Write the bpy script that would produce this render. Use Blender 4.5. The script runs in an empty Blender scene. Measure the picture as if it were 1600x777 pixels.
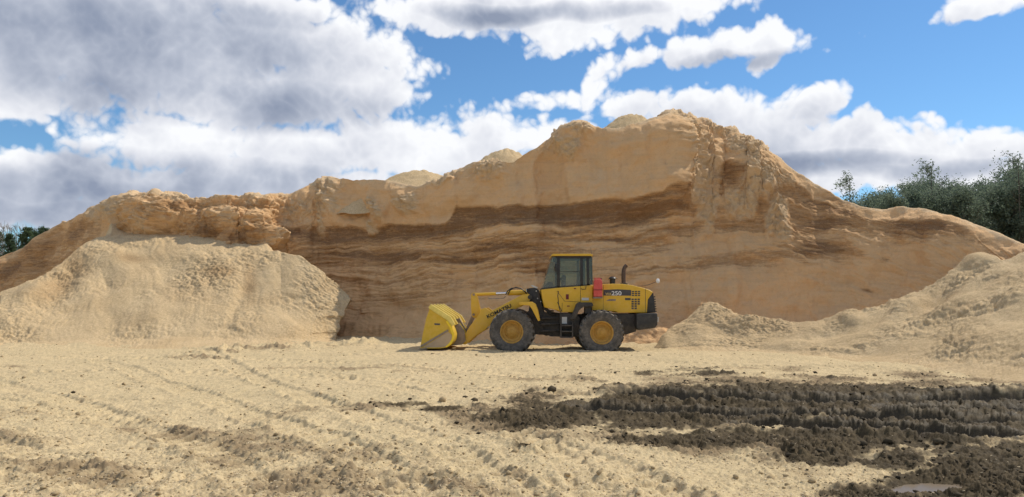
import bpy, bmesh, math, random
import numpy as np
from mathutils import Vector, Matrix

random.seed(11)
RNG = np.random.default_rng(11)
SC = bpy.context.scene
COL = SC.collection

# ------------------------------------------------------------------ camera
F_PX = 1186.0                 # focal length in pixels of the 1600-px-wide photograph
HORIZON = 470.0
PITCH = math.atan((HORIZON - 388.5) / F_PX)
CP, SP = math.cos(PITCH), math.sin(PITCH)
CAM_H = 1.66
cam_data = bpy.data.cameras.new("camera")
cam_data.sensor_fit = 'HORIZONTAL'
cam_data.sensor_width = 36.0
cam_data.lens = 36.0 * F_PX / 1600.0
cam_data.clip_end = 8000.0
cam = bpy.data.objects.new("camera", cam_data)
cam.location = (0, 0, CAM_H)
cam.rotation_euler = (math.pi / 2 + PITCH, 0, 0)
COL.objects.link(cam)
SC.camera = cam

# ------------------------------------------------------------------ sun
SUN_VEC = Vector((0.58, 0.31, 0.76)).normalized()      # towards the sun
SUN_EL = math.asin(SUN_VEC.z)
SUN_AZ = math.atan2(SUN_VEC.x, SUN_VEC.y)
sun_data = bpy.data.lights.new("sun", 'SUN')
sun_data.energy = 2.6
sun_data.angle = math.radians(0.53)
sun_data.color = (1.0, 0.94, 0.82)
sun = bpy.data.objects.new("sun", sun_data)
sun.rotation_euler = SUN_VEC.to_track_quat('Z', 'Y').to_euler()
sun.location = (30, 20, 60)
COL.objects.link(sun)

# ------------------------------------------------------------------ exposure
SC.view_settings.view_transform = 'Standard'
SC.view_settings.look = 'None'
SC.view_settings.gamma = 1.0
SC.view_settings.exposure = 0.50
SC.view_settings.use_curve_mapping = False
SC.render.engine = 'CYCLES'
SC.cycles.use_denoising = True
SC.cycles.max_bounces = 6
SC.cycles.diffuse_bounces = 4
SC.cycles.transparent_max_bounces = 12

# ------------------------------------------------------------------ sky with clouds
world = bpy.data.worlds.new("World")
SC.world = world
world.use_nodes = True
WT = world.node_tree
WT.nodes.clear()
SKY_STRENGTH = 0.082


def node(tree, kind, **kw):
    n = tree.nodes.new(kind)
    for k, v in kw.items():
        setattr(n, k, v)
    return n


def math_node(tree, op, a, b=None, c=None, clamp=False):
    n = tree.nodes.new('ShaderNodeMath')
    n.operation = op
    n.use_clamp = clamp
    for i, v in enumerate((a, b, c)):
        if v is None:
            continue
        if isinstance(v, (int, float)):
            n.inputs[i].default_value = v
        else:
            tree.links.new(v, n.inputs[i])
    return n.outputs[0]


def px_to_dir(px, py):
    """direction in the sky of a photograph pixel -> (azimuth, elevation) in units of 100 px"""
    x = (px - 800) / F_PX
    y = -(py - 388.5) / F_PX
    d = Vector((x, CP - y * SP, SP + y * CP)).normalized()
    return math.atan2(d.x, d.y) * F_PX / 100, math.asin(d.z) * F_PX / 100


# cumulus banks: centre px, py, half sizes, tilt in degrees
CLOUDS = [
    (30, 75, 200, 90, 0), (240, 95, 230, 85, 0), (430, 70, 190, 60, 0), (520, 115, 130, 75, 0),
    (120, 5, 300, 55, 0), (400, 165, 200, 42, 0), (0, 150, 80, 24, 0), (420, 10, 120, 30, 0),
    (90, 275, 200, 38, 0), (300, 235, 140, 46, 0), (470, 240, 150, 44, 0), (610, 215, 110, 36, 0),
    (200, 300, 330, 36, 0), (60, 290, 200, 40, 0), (120, 335, 200, 26, 0), (640, 245, 150, 36, 0), (770, 213, 72, 48, 0), (720, 240, 110, 40, 0),
    (470, 285, 250, 30, 0), (40, 320, 150, 22, 0), (850, 215, 80, 24, 10),
    (660, 122, 95, 26, 12, 0.7), (590, 140, 50, 30, 0),
    (800, 12, 250, 42, 0), (960, 15, 175, 38, 0), (880, 52, 85, 28, 0), (640, 8, 70, 28, 0), (1060, 12, 85, 24, 0),
    (860, 152, 105, 24, 4, 0.5), (935, 122, 66, 20, 38, 0.3), (1005, 90, 60, 20, 10, 0.6),
    (1140, 76, 100, 25, 0), (1208, 55, 34, 28, 30), (1192, 106, 36, 18, 30, 0.6),
    (985, 172, 55, 25, 0), (1090, 178, 120, 32, 0), (1190, 200, 110, 42, 0), (1296, 158, 42, 22, 20),
    (1362, 185, 28, 36, 0, 0.6), (1290, 222, 130, 40, 0), (1420, 240, 150, 36, 0), (1525, 226, 80, 22, 0),
    (1320, 270, 200, 26, 0), (1480, 268, 150, 26, 0), (1385, 215, 30, 14, -20),
    (1552, 8, 75, 22, 0), (1340, 68, 40, 14, 0, 1.2), (1166, 14, 36, 14, 0, 1.2), (1114, 134, 36, 16, 20, 1.2), (1280, 80, 60, 22, 10, 1.5), (1250, 150, 70, 14, 0, 1.6), (1580, 205, 50, 22, 0, 1.3), (700, 75, 40, 22, 40, 1.5),
]
# thick grey hearts of the same banks
GREYS = [
    (110, 60, 200, 70, 0), (130, 135, 120, 38, 0), (330, 60, 160, 50, 0), (400, 158, 150, 36, 0),
    (150, 265, 80, 26, 0), (170, 298, 220, 24, 0), (330, 288, 150, 26, 0),
    (780, 22, 100, 12, 0), (880, 18, 110, 12, 0), (1290, 262, 110, 14, 0), (1430, 265, 90, 12, 0),
    (60, 325, 150, 18, 0), (1160, 90, 60, 10, 0),
]


def blob_field(tree, vec, blobs, inner, outer):
    """soft union of ellipses in the sky: 1 inside, 0 outside"""
    acc = None
    for (cx, cy, rx, ry, rot, *thin) in blobs:
        a, e_ = px_to_dir(cx, cy)
        if rot:
            m = node(tree, 'ShaderNodeMapping', vector_type='TEXTURE')
            m.inputs['Location'].default_value = (a, e_, 0)
            m.inputs['Rotation'].default_value = (0, 0, math.radians(rot))
            m.inputs['Scale'].default_value = (rx / 100, ry / 100, 1)
            tree.links.new(vec, m.inputs['Vector'])
        else:
            m = node(tree, 'ShaderNodeVectorMath', operation='MULTIPLY_ADD')
            tree.links.new(vec, m.inputs[0])
            m.inputs[1].default_value = (100 / rx, 100 / ry, 0)
            m.inputs[2].default_value = (-a * 100 / rx, -e_ * 100 / ry, 0)
        ln = node(tree, 'ShaderNodeVectorMath', operation='DOT_PRODUCT')
        tree.links.new(m.outputs[0], ln.inputs[0])
        tree.links.new(m.outputs[0], ln.inputs[1])
        val = math_node(tree, 'ADD', ln.outputs['Value'], thin[0]) if thin else ln.outputs['Value']
        acc = val if acc is None else math_node(tree, 'SMOOTH_MIN', acc, val, 0.15)
    mr = node(tree, 'ShaderNodeMapRange', interpolation_type='LINEAR')
    mr.inputs['From Min'].default_value = outer
    mr.inputs['From Max'].default_value = inner
    tree.links.new(acc, mr.inputs['Value'])
    return mr.outputs[0]


def sky_noise(tree, vec, scale, detail=0, rough=0.5, off=0.0):
    n = node(tree, 'ShaderNodeTexNoise', noise_dimensions='2D')
    n.inputs['Scale'].default_value = scale
    n.inputs['Detail'].default_value = detail
    n.inputs['Roughness'].default_value = rough
    if off:
        o_ = node(tree, 'ShaderNodeVectorMath', operation='ADD')
        tree.links.new(vec, o_.inputs[0])
        o_.inputs[1].default_value = (off, off * 0.7, 0)
        vec = o_.outputs[0]
    tree.links.new(vec, n.inputs['Vector'])
    return n


def make_cloud_group():
    g = bpy.data.node_groups.new("cloud_density", 'ShaderNodeTree')
    g.interface.new_socket("Vector", in_out='INPUT', socket_type='NodeSocketVector')
    g.interface.new_socket("Density", in_out='OUTPUT', socket_type='NodeSocketFloat')
    gi = g.nodes.new('NodeGroupInput')
    go = g.nodes.new('NodeGroupOutput')
    vec = gi.outputs[0]
    # warp
    wn = sky_noise(g, vec, 0.9, 0)
    sub = node(g, 'ShaderNodeVectorMath', operation='SUBTRACT')
    g.links.new(wn.outputs['Color'], sub.inputs[0])
    sub.inputs[1].default_value = (0.5, 0.5, 0.5)
    mul = node(g, 'ShaderNodeVectorMath', operation='MULTIPLY')
    g.links.new(sub.outputs[0], mul.inputs[0])
    mul.inputs[1].default_value = (0.6, 0.35, 0)
    add = node(g, 'ShaderNodeVectorMath', operation='ADD')
    g.links.new(vec, add.inputs[0])
    g.links.new(mul.outputs[0], add.inputs[1])
    f = blob_field(g, add.outputs[0], CLOUDS, 0.1, 2.3)
    # scattered cumulus everywhere outside the view, same kind of sky
    sep = node(g, 'ShaderNodeSeparateXYZ')
    g.links.new(vec, sep.inputs[0])
    out_az = math_node(g, 'ABSOLUTE', sep.outputs[0])
    far1 = node(g, 'ShaderNodeMapRange', interpolation_type='SMOOTHSTEP')
    far1.inputs['From Min'].default_value = 7.6
    far1.inputs['From Max'].default_value = 9.5
    g.links.new(out_az, far1.inputs['Value'])
    far2 = node(g, 'ShaderNodeMapRange', interpolation_type='SMOOTHSTEP')
    far2.inputs['From Min'].default_value = 4.7
    far2.inputs['From Max'].default_value = 6.2
    g.links.new(sep.outputs[1], far2.inputs['Value'])
    outside = math_node(g, 'MAXIMUM', far1.outputs[0], far2.outputs[0])
    gn = sky_noise(g, vec, 0.28, 1)
    gf = node(g, 'ShaderNodeMapRange')
    gf.inputs['From Min'].default_value = 0.40
    gf.inputs['From Max'].default_value = 0.62
    g.links.new(gn.outputs['Fac'], gf.inputs['Value'])
    gen = math_node(g, 'MULTIPLY', gf.outputs[0], outside)
    f = math_node(g, 'MAXIMUM', f, gen)
    # cauliflower detail: billows on billows, then fine ragged noise
    wv = vec
    d = None
    for sc_, amp in ((1.4, 0.70), (3.1, 0.50), (6.7, 0.32)):
        b_ = sky_noise(g, wv, sc_, 0, 0.5, sc_ * 3.1)
        v = math_node(g, 'ABSOLUTE', math_node(g, 'SUBTRACT', b_.outputs['Fac'], 0.5))
        v = math_node(g, 'MULTIPLY_ADD', v, 2.6 * amp, -0.42 * amp)
        d = v if d is None else math_node(g, 'ADD', d, v)
    fine = sky_noise(g, wv, 1.8, 8, 0.62)
    d = math_node(g, 'ADD', d, math_node(g, 'MULTIPLY_ADD', fine.outputs['Fac'], 1.3, -0.65))
    calm = math_node(g, 'MULTIPLY_ADD', f, -0.5, 1.0)
    tot = math_node(g, 'ADD', math_node(g, 'MULTIPLY', f, 1.45), math_node(g, 'MULTIPLY', d, calm))
    g.links.new(tot, go.inputs[0])
    return g


tc = node(WT, 'ShaderNodeTexCoord')
sepw = node(WT, 'ShaderNodeSeparateXYZ')
WT.links.new(tc.outputs['Generated'], sepw.inputs[0])
az = math_node(WT, 'MULTIPLY', math_node(WT, 'ARCTAN2', sepw.outputs[0], sepw.outputs[1]), F_PX / 100)
el = math_node(WT, 'MULTIPLY', math_node(WT, 'ARCSINE', sepw.outputs[2]), F_PX / 100)
cmb = node(WT, 'ShaderNodeCombineXYZ')
WT.links.new(az, cmb.inputs[0])
WT.links.new(el, cmb.inputs[1])
CG = make_cloud_group()
g1 = node(WT, 'ShaderNodeGroup', node_tree=CG)
WT.links.new(cmb.outputs[0], g1.inputs[0])
offv = node(WT, 'ShaderNodeVectorMath', operation='ADD')
WT.links.new(cmb.outputs[0], offv.inputs[0])
offv.inputs[1].default_value = (0.10, 0.17, 0)
g2 = node(WT, 'ShaderNodeGroup', node_tree=CG)
WT.links.new(offv.outputs[0], g2.inputs[0])

mask = node(WT, 'ShaderNodeMapRange', interpolation_type='SMOOTHSTEP')
mask.inputs['From Min'].default_value = 0.56
mask.inputs['From Max'].default_value = 1.1
WT.links.new(g1.outputs[0], mask.inputs['Value'])

# how thick the cloud is towards the sun: grey hearts and undersides
thick = node(WT, 'ShaderNodeMapRange', interpolation_type='SMOOTHSTEP')
thick.inputs['From Min'].default_value = 0.3
thick.inputs['From Max'].default_value = 2.0
WT.links.new(g2.outputs[0], thick.inputs['Value'])
gw = sky_noise(WT, cmb.outputs[0], 0.6, 5, 0.5)
gwo = node(WT, 'ShaderNodeVectorMath', operation='MULTIPLY_ADD')
WT.links.new(gw.outputs['Color'], gwo.inputs[0])
gwo.inputs[1].default_value = (1.0, 0.5, 0)
WT.links.new(cmb.outputs[0], gwo.inputs[2])
gws = node(WT, 'ShaderNodeVectorMath', operation='SUBTRACT')
WT.links.new(gwo.outputs[0], gws.inputs[0])
gws.inputs[1].default_value = (0.5, 0.25, 0)
grey = blob_field(WT, gws.outputs[0], GREYS, 0.0, 2.6)
shade = math_node(WT, 'ADD', math_node(WT, 'MULTIPLY', thick.outputs[0], 0.45), math_node(WT, 'MULTIPLY', grey, 0.58))
shade = math_node(WT, 'ADD', shade, math_node(WT, 'MULTIPLY_ADD', gw.outputs['Fac'], 0.9, -0.52), clamp=True)
ramp = node(WT, 'ShaderNodeValToRGB')
cr = ramp.color_ramp
cr.elements[0].position = 0.0
cr.elements[0].color = (0.69, 0.70, 0.72, 1)
cr.elements[1].position = 1.0
cr.elements[1].color = (0.20, 0.235, 0.315, 1)
e = cr.elements.new(0.3)
e.color = (0.56, 0.575, 0.62, 1)
e = cr.elements.new(0.65)
e.color = (0.365, 0.395, 0.465, 1)
WT.links.new(shade, ramp.inputs[0])

sky = node(WT, 'ShaderNodeTexSky', sky_type='NISHITA', sun_disc=False)
sky.sun_elevation = SUN_EL
sky.sun_rotation = SUN_AZ
sky.altitude = 200
sky.air_density = 1.0
sky.dust_density = 0.1
sky.ozone_density = 2.5
bg_sky = node(WT, 'ShaderNodeBackground')
bg_sky.inputs['Strength'].default_value = SKY_STRENGTH
tint = node(WT, 'ShaderNodeMix', data_type='RGBA', blend_type='MULTIPLY')
tint.inputs[0].default_value = 1.0
tint.inputs[7].default_value = (0.66, 0.92, 1.08, 1)
WT.links.new(sky.outputs[0], tint.inputs[6])
WT.links.new(tint.outputs[2], bg_sky.inputs['Color'])
bg_cloud = node(WT, 'ShaderNodeBackground')
bg_cloud.inputs['Strength'].default_value = 1.0
WT.links.new(ramp.outputs[0], bg_cloud.inputs['Color'])
mixw = node(WT, 'ShaderNodeMixShader')
WT.links.new(mask.outputs[0], mixw.inputs[0])
WT.links.new(bg_sky.outputs[0], mixw.inputs[1])
WT.links.new(bg_cloud.outputs[0], mixw.inputs[2])
wout = node(WT, 'ShaderNodeOutputWorld')
WT.links.new(mixw.outputs[0], wout.inputs['Surface'])
world.cycles.sampling_method = 'NONE'

# ------------------------------------------------------------------ helpers: noise on numpy arrays
_perm = np.random.default_rng(3).permutation(256)
_perm = np.concatenate([_perm, _perm, _perm]).astype(np.int32)
_g = np.random.default_rng(5).normal(size=(256, 3))
_g = (_g / np.linalg.norm(_g, axis=1)[:, None]).astype(np.float32)


_gx, _gy, _gz = (np.ascontiguousarray(_g[:, i]) for i in range(3))
from concurrent.futures import ThreadPoolExecutor
_pool = ThreadPoolExecutor(4)


def _perlin3(x, y, z):
    xi, yi, zi = np.floor(x), np.floor(y), np.floor(z)
    xf, yf, zf = x - xi, y - yi, z - zi
    xi, yi, zi = xi.astype(np.int32) & 255, yi.astype(np.int32) & 255, zi.astype(np.int32) & 255
    u = xf * xf * xf * (xf * (xf * 6 - 15) + 10)
    v = yf * yf * yf * (yf * (yf * 6 - 15) + 10)
    w = zf * zf * zf * (zf * (zf * 6 - 15) + 10)
    res = np.zeros_like(xf)
    for dx in (0, 1):
        a = np.take(_perm, xi + dx)
        wx = u if dx else 1 - u
        for dy in (0, 1):
            b = np.take(_perm, a + (yi + dy))
            wxy = wx * (v if dy else 1 - v)
            for dz in (0, 1):
                h = np.take(_perm, b + (zi + dz))
                wz = w if dz else 1 - w
                res += wxy * wz * (np.take(_gx, h) * (xf - dx) + np.take(_gy, h) * (yf - dy) + np.take(_gz, h) * (zf - dz))
    return res * 1.6


def _perlin2(x, y):
    xi, yi = np.floor(x), np.floor(y)
    xf, yf = x - xi, y - yi
    xi, yi = xi.astype(np.int32) & 255, yi.astype(np.int32) & 255
    u = xf * xf * xf * (xf * (xf * 6 - 15) + 10)
    v = yf * yf * yf * (yf * (yf * 6 - 15) + 10)
    res = np.zeros_like(xf)
    for dx in (0, 1):
        a = np.take(_perm, xi + dx)
        wx = u if dx else 1 - u
        for dy in (0, 1):
            h = np.take(_perm, a + (yi + dy))
            res += wx * (v if dy else 1 - v) * (np.take(_gx, h) * (xf - dx) + np.take(_gy, h) * (yf - dy))
    return res * 1.9


def perlin(x, y, z):
    if np.ndim(z) == 0 and np.ndim(y) > 0:            # flat noise, offset by the constant
        x, y = np.broadcast_arrays(np.asarray(x, np.float32) + np.float32(z * 31.7), np.asarray(y, np.float32) + np.float32(z * 11.3))
        arrs, fn = (x, y), _perlin2
    else:
        arrs, fn = np.broadcast_arrays(np.asarray(x, np.float32), np.asarray(y, np.float32), np.asarray(z, np.float32)), _perlin3
    shp = arrs[0].shape
    fl = [np.ascontiguousarray(a).ravel() for a in arrs]
    if fl[0].size < 20000:
        return fn(*fl).reshape(shp)
    cuts = np.array_split(np.arange(fl[0].size), 16)
    sl = [slice(c[0], c[-1] + 1) for c in cuts]
    return np.concatenate(list(_pool.map(lambda s_: fn(*[a[s_] for a in fl]), sl))).reshape(shp)


def fbm(x, y, z, octs=4, rough=0.5):
    s, a, f = 0.0, 1.0, 1.0
    for o in range(octs):
        s = s + a * perlin(x * f + o * 17.3, y * f + o * 5.1, z * f + o * 9.7)
        a *= rough
        f *= 2.03
    return s


def billow(x, y, z, octs=4, rough=0.5):
    """rounded clods with sharp creases between them"""
    s, a, f = 0.0, 1.0, 1.0
    for o in range(octs):
        s = s + a * (np.abs(perlin(x * f + o * 7.9, y * f + o * 3.3, z * f + o * 13.1)) * 2 - 0.55)
        a *= rough
        f *= 2.03
    return s


def sstep(a, b, x):
    t = np.clip((np.asarray(x, float) - a) / (b - a), 0, 1)
    return t * t * (3 - 2 * t)


def smooth_curve(keys, xs, soft=9.0):
    """piecewise-linear keys, slightly rounded"""
    kx = [k[0] for k in keys]
    ky = [k[1] for k in keys]
    out = 0
    for w, o in ((0.25, -soft), (0.5, 0), (0.25, soft)):
        out = out + w * np.interp(np.asarray(xs) + o, kx, ky)
    return out


def at(px, Y, Z):
    """world point in column px of the photograph at distance Y and height Z"""
    depth = Y * CP + (Z - CAM_H) * SP
    return (px - 800) / F_PX * depth


def z_at(py, Y):
    """height of a point seen at row py at distance Y"""
    y = -(np.asarray(py, float) - 388.5) / F_PX
    return CAM_H + Y * (SP + y * CP) / (CP - y * SP)


def py_of(Y, Z):
    dz = Z - CAM_H
    return 388.5 - F_PX * (dz * CP - Y * SP) / (Y * CP + dz * SP)


def ground_y(py):
    """distance of flat ground seen at row py"""
    y = -(np.asarray(py, float) - 388.5) / F_PX
    return -CAM_H * (CP - y * SP) / (SP + y * CP)


def px_of(X, Y, Z):
    return 800 + F_PX * X / (Y * CP + (Z - CAM_H) * SP)


def tag(o, label=None, cat=None, group=None, kind=None):
    if label:
        o['label'] = label
    if cat:
        o['category'] = cat
    if group:
        o['group'] = group
    if kind:
        o['kind'] = kind
    return o


def mesh_obj(name, me, mats, parent=None, smooth=False):
    if not isinstance(mats, (list, tuple)):
        mats = [mats]
    for m in mats:
        me.materials.append(m)
    if smooth:
        me.polygons.foreach_set('use_smooth', np.ones(len(me.polygons), bool))
    o = bpy.data.objects.new(name, me)
    COL.objects.link(o)
    o.parent = parent
    return o


def empty(name, loc=(0, 0, 0), rz=0.0):
    o = bpy.data.objects.new(name, None)
    o.empty_display_size = 0.3
    o.location = loc
    o.rotation_euler = (0, 0, rz)
    COL.objects.link(o)
    return o


def grid_normals(P):
    du = np.gradient(P, axis=1)
    dv = np.gradient(P, axis=0)
    n = np.cross(du, dv)
    n /= np.linalg.norm(n, axis=2)[..., None] + 1e-9
    return n


def sheet_mesh(name, P, attrs=None, keep=None):
    """mesh from a rows x columns x 3 array of points; keep = per-quad mask"""
    r, c = P.shape[:2]
    idx = np.arange(r * c).reshape(r, c)
    q = np.stack([idx[:-1, :-1], idx[:-1, 1:], idx[1:, 1:], idx[1:, :-1]], axis=-1)
    q = q[keep] if keep is not None else q.reshape(-1, 4)
    used = np.zeros(r * c, bool)
    used[q.ravel()] = True
    remap = np.cumsum(used) - 1
    q = remap[q]
    V = P.reshape(-1, 3)[used]
    me = bpy.data.meshes.new(name)
    me.vertices.add(len(V))
    me.vertices.foreach_set('co', V.astype(np.float32).ravel())
    me.loops.add(q.size)
    me.loops.foreach_set('vertex_index', q.astype(np.int32).ravel())
    me.polygons.add(len(q))
    me.polygons.foreach_set('loop_start', np.arange(0, q.size, 4, dtype=np.int32))
    me.polygons.foreach_set('loop_total', np.full(len(q), 4, dtype=np.int32))
    for k, a in (attrs or {}).items():
        at_ = me.attributes.new(k, 'FLOAT', 'POINT')
        at_.data.foreach_set('value', np.asarray(a, np.float32).reshape(-1)[used])
    me.update(calc_edges=True)
    me.validate()
    me.polygons.foreach_set('use_smooth', np.ones(len(me.polygons), bool))
    return me


def soup_mesh(name, V, Fc):
    """mesh from many same-sized faces (n x k index array)"""
    V = np.asarray(V, np.float32)
    Fc = np.asarray(Fc, np.int32)
    k = Fc.shape[1]
    me = bpy.data.meshes.new(name)
    me.vertices.add(len(V))
    me.vertices.foreach_set('co', V.ravel())
    me.loops.add(Fc.size)
    me.loops.foreach_set('vertex_index', Fc.ravel())
    me.polygons.add(len(Fc))
    me.polygons.foreach_set('loop_start', np.arange(0, Fc.size, k, dtype=np.int32))
    me.polygons.foreach_set('loop_total', np.full(len(Fc), k, dtype=np.int32))
    me.update(calc_edges=True)
    return me


# ------------------------------------------------------------------ materials
def new_mat(name):
    m = bpy.data.materials.new(name)
    m.use_nodes = True
    t = m.node_tree
    b = t.nodes['Principled BSDF']
    return m, t, b


def noise(t, scale, detail=4, rough=0.55, vec=None):
    n = node(t, 'ShaderNodeTexNoise')
    n.inputs['Scale'].default_value = scale
    n.inputs['Detail'].default_value = detail
    n.inputs['Roughness'].default_value = rough
    if vec is not None:
        t.links.new(vec, n.inputs['Vector'])
    return n.outputs['Fac']


def mixc(t, fac, a, b, blend='MIX'):
    n = node(t, 'ShaderNodeMix', data_type='RGBA', blend_type=blend)
    for i, v in ((0, fac), (6, a), (7, b)):
        if isinstance(v, (int, float)):
            n.inputs[i].default_value = v
        elif isinstance(v, tuple):
            n.inputs[i].default_value = (*v, 1) if len(v) == 3 else v
        else:
            t.links.new(v, n.inputs[i])
    return n.outputs[2]


def rng(t, v, a, b, c=0.0, d=1.0, smooth=True):
    n = node(t, 'ShaderNodeMapRange', interpolation_type='SMOOTHSTEP' if smooth else 'LINEAR')
    t.links.new(v, n.inputs['Value'])
    n.inputs['From Min'].default_value = a
    n.inputs['From Max'].default_value = b
    n.inputs['To Min'].default_value = c
    n.inputs['To Max'].default_value = d
    return n.outputs[0]


def attr(t, name):
    return node(t, 'ShaderNodeAttribute', attribute_name=name).outputs['Fac']


def objco(t, scale=(1, 1, 1)):
    c = node(t, 'ShaderNodeTexCoord').outputs['Object']
    if scale == (1, 1, 1):
        return c
    m = node(t, 'ShaderNodeMapping')
    m.inputs['Scale'].default_value = scale
    t.links.new(c, m.inputs['Vector'])
    return m.outputs[0]


def bump(t, b, h, strength, dist):
    n = node(t, 'ShaderNodeBump')
    n.inputs['Strength'].default_value = strength
    n.inputs['Distance'].default_value = dist
    t.links.new(h, n.inputs['Height'])
    t.links.new(n.outputs[0], b.inputs['Normal'])


PALE = (0.68, 0.50, 0.285)        # fresh sawdust
PALE2 = (0.60, 0.43, 0.235)
ORANGE = (0.75, 0.455, 0.22)     # inner sawdust of the cut face
BROWN = (0.46, 0.25, 0.105)      # damp dark layers
DARK = (0.225, 0.112, 0.047)
GREYSAND = (0.56, 0.43, 0.238)    # trodden sawdust of the yard
MUD = (0.052, 0.037, 0.019)


def sawdust_face_mat():
    """cut face of the pile: 'pale' = loose fresh sawdust, 'dark' = damp layers"""
    m, t, b = new_mat("layered_sawdust")
    co = objco(t)
    n1 = noise(t, 0.9, 5, 0.6, co)
    n2 = noise(t, 9, 6, 0.7, co)
    n3 = noise(t, 60, 3, 0.7, co)
    st = noise(t, 1.0, 6, 0.65, objco(t, (0.5, 0.5, 6.0)))
    base = mixc(t, rng(t, n1, 0.35, 0.68), ORANGE, (0.69, 0.43, 0.215))
    base = mixc(t, math_node(t, 'MULTIPLY', rng(t, st, 0.45, 0.75), 0.3), base, BROWN)
    dk = math_node(t, 'ADD', attr(t, 'dark'), math_node(t, 'MULTIPLY_ADD', n2, 0.5, -0.25), clamp=True)
    dk = math_node(t, 'ADD', dk, math_node(t, 'MULTIPLY_ADD', st, 0.6, -0.3), clamp=True)
    dk = math_node(t, 'MULTIPLY', dk, rng(t, attr(t, 'dark'), 0.0, 0.12))
    rp = node(t, 'ShaderNodeValToRGB')
    rp.color_ramp.elements[0].position = 0.0
    rp.color_ramp.elements[0].color = (0, 0, 0, 1)
    rp.color_ramp.elements[1].position = 1.0
    rp.color_ramp.elements[1].color = (1, 1, 1, 1)
    beds = noise(t, 1.0, 5, 0.7, objco(t, (1.3, 1.3, 10.0)))
    beds2 = noise(t, 1.0, 4, 0.7, objco(t, (5.0, 5.0, 26.0)))
    bedf = math_node(t, 'ADD', math_node(t, 'MULTIPLY_ADD', beds, 1.3, -0.65), math_node(t, 'MULTIPLY_ADD', beds2, 0.9, -0.45))
    bedf = math_node(t, 'MULTIPLY', bedf, rng(t, attr(t, 'dark'), 0.02, 0.25))
    dk = math_node(t, 'ADD', dk, bedf, clamp=True)
    c1 = mixc(t, rng(t, dk, 0.05, 0.55), base, BROWN)
    c1 = mixc(t, rng(t, dk, 0.55, 1.0), c1, DARK)
    pl = math_node(t, 'ADD', attr(t, 'pale'), math_node(t, 'MULTIPLY_ADD', n2, 0.7, -0.35), clamp=True)
    palec = mixc(t, rng(t, n2, 0.3, 0.7), (0.64, 0.43, 0.235), (0.72, 0.51, 0.30))
    c = mixc(t, rng(t, pl, 0.25, 0.75), c1, palec)
    nm = noise(t, 15, 3, 0.7, co)
    c = mixc(t, rng(t, nm, 0.52, 0.68, 0, 0.16), c, DARK)
    c = mixc(t, rng(t, n3, 0.40, 0.62, 0.0, 0.25), c, (0.66, 0.48, 0.30))
    t.links.new(c, b.inputs['Base Color'])
    b.inputs['Roughness'].default_value = 0.95
    b.inputs['Specular IOR Level'].default_value = 0.15
    h = math_node(t, 'ADD', math_node(t, 'MULTIPLY', n2, 0.6), math_node(t, 'MULTIPLY', n3, 0.25))
    h = math_node(t, 'ADD', h, math_node(t, 'MULTIPLY', bedf, 0.3))
    bump(t, b, h, 0.6, 0.12)
    return m


def loose_mat():
    """fresh loose sawdust of the heaps"""
    m, t, b = new_mat("loose_sawdust")
    co = objco(t)
    n1 = noise(t, 0.7, 5, 0.6, co)
    n2 = noise(t, 7, 6, 0.7, co)
    n3 = noise(t, 45, 4, 0.75, co)
    c = mixc(t, rng(t, n1, 0.3, 0.7), PALE, PALE2)
    c = mixc(t, rng(t, n2, 0.5, 0.8, 0, 0.5), c, (0.40, 0.28, 0.14))
    c = mixc(t, math_node(t, 'MULTIPLY', attr(t, 'dark'), 0.85), c, (0.40, 0.25, 0.12))
    nm = noise(t, 13, 3, 0.7, co)
    c = mixc(t, rng(t, nm, 0.50, 0.66, 0, 0.45), c, (0.38, 0.26, 0.13))
    c = mixc(t, rng(t, nm, 0.34, 0.47, 0.4, 0), c, (0.80, 0.61, 0.38))
    c = mixc(t, rng(t, n3, 0.50, 0.62, 0, 0.5), c, (0.40, 0.275, 0.14))
    c = mixc(t, rng(t, n3, 0.36, 0.47, 0.5, 0.0), c, (0.78, 0.60, 0.37))
    t.links.new(c, b.inputs['Base Color'])
    b.inputs['Roughness'].default_value = 0.95
    b.inputs['Specular IOR Level'].default_value = 0.15
    h = math_node(t, 'ADD', math_node(t, 'MULTIPLY', n2, 0.5), math_node(t, 'MULTIPLY', n3, 0.35))
    bump(t, b, h, 0.7, 0.10)
    return m


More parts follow.
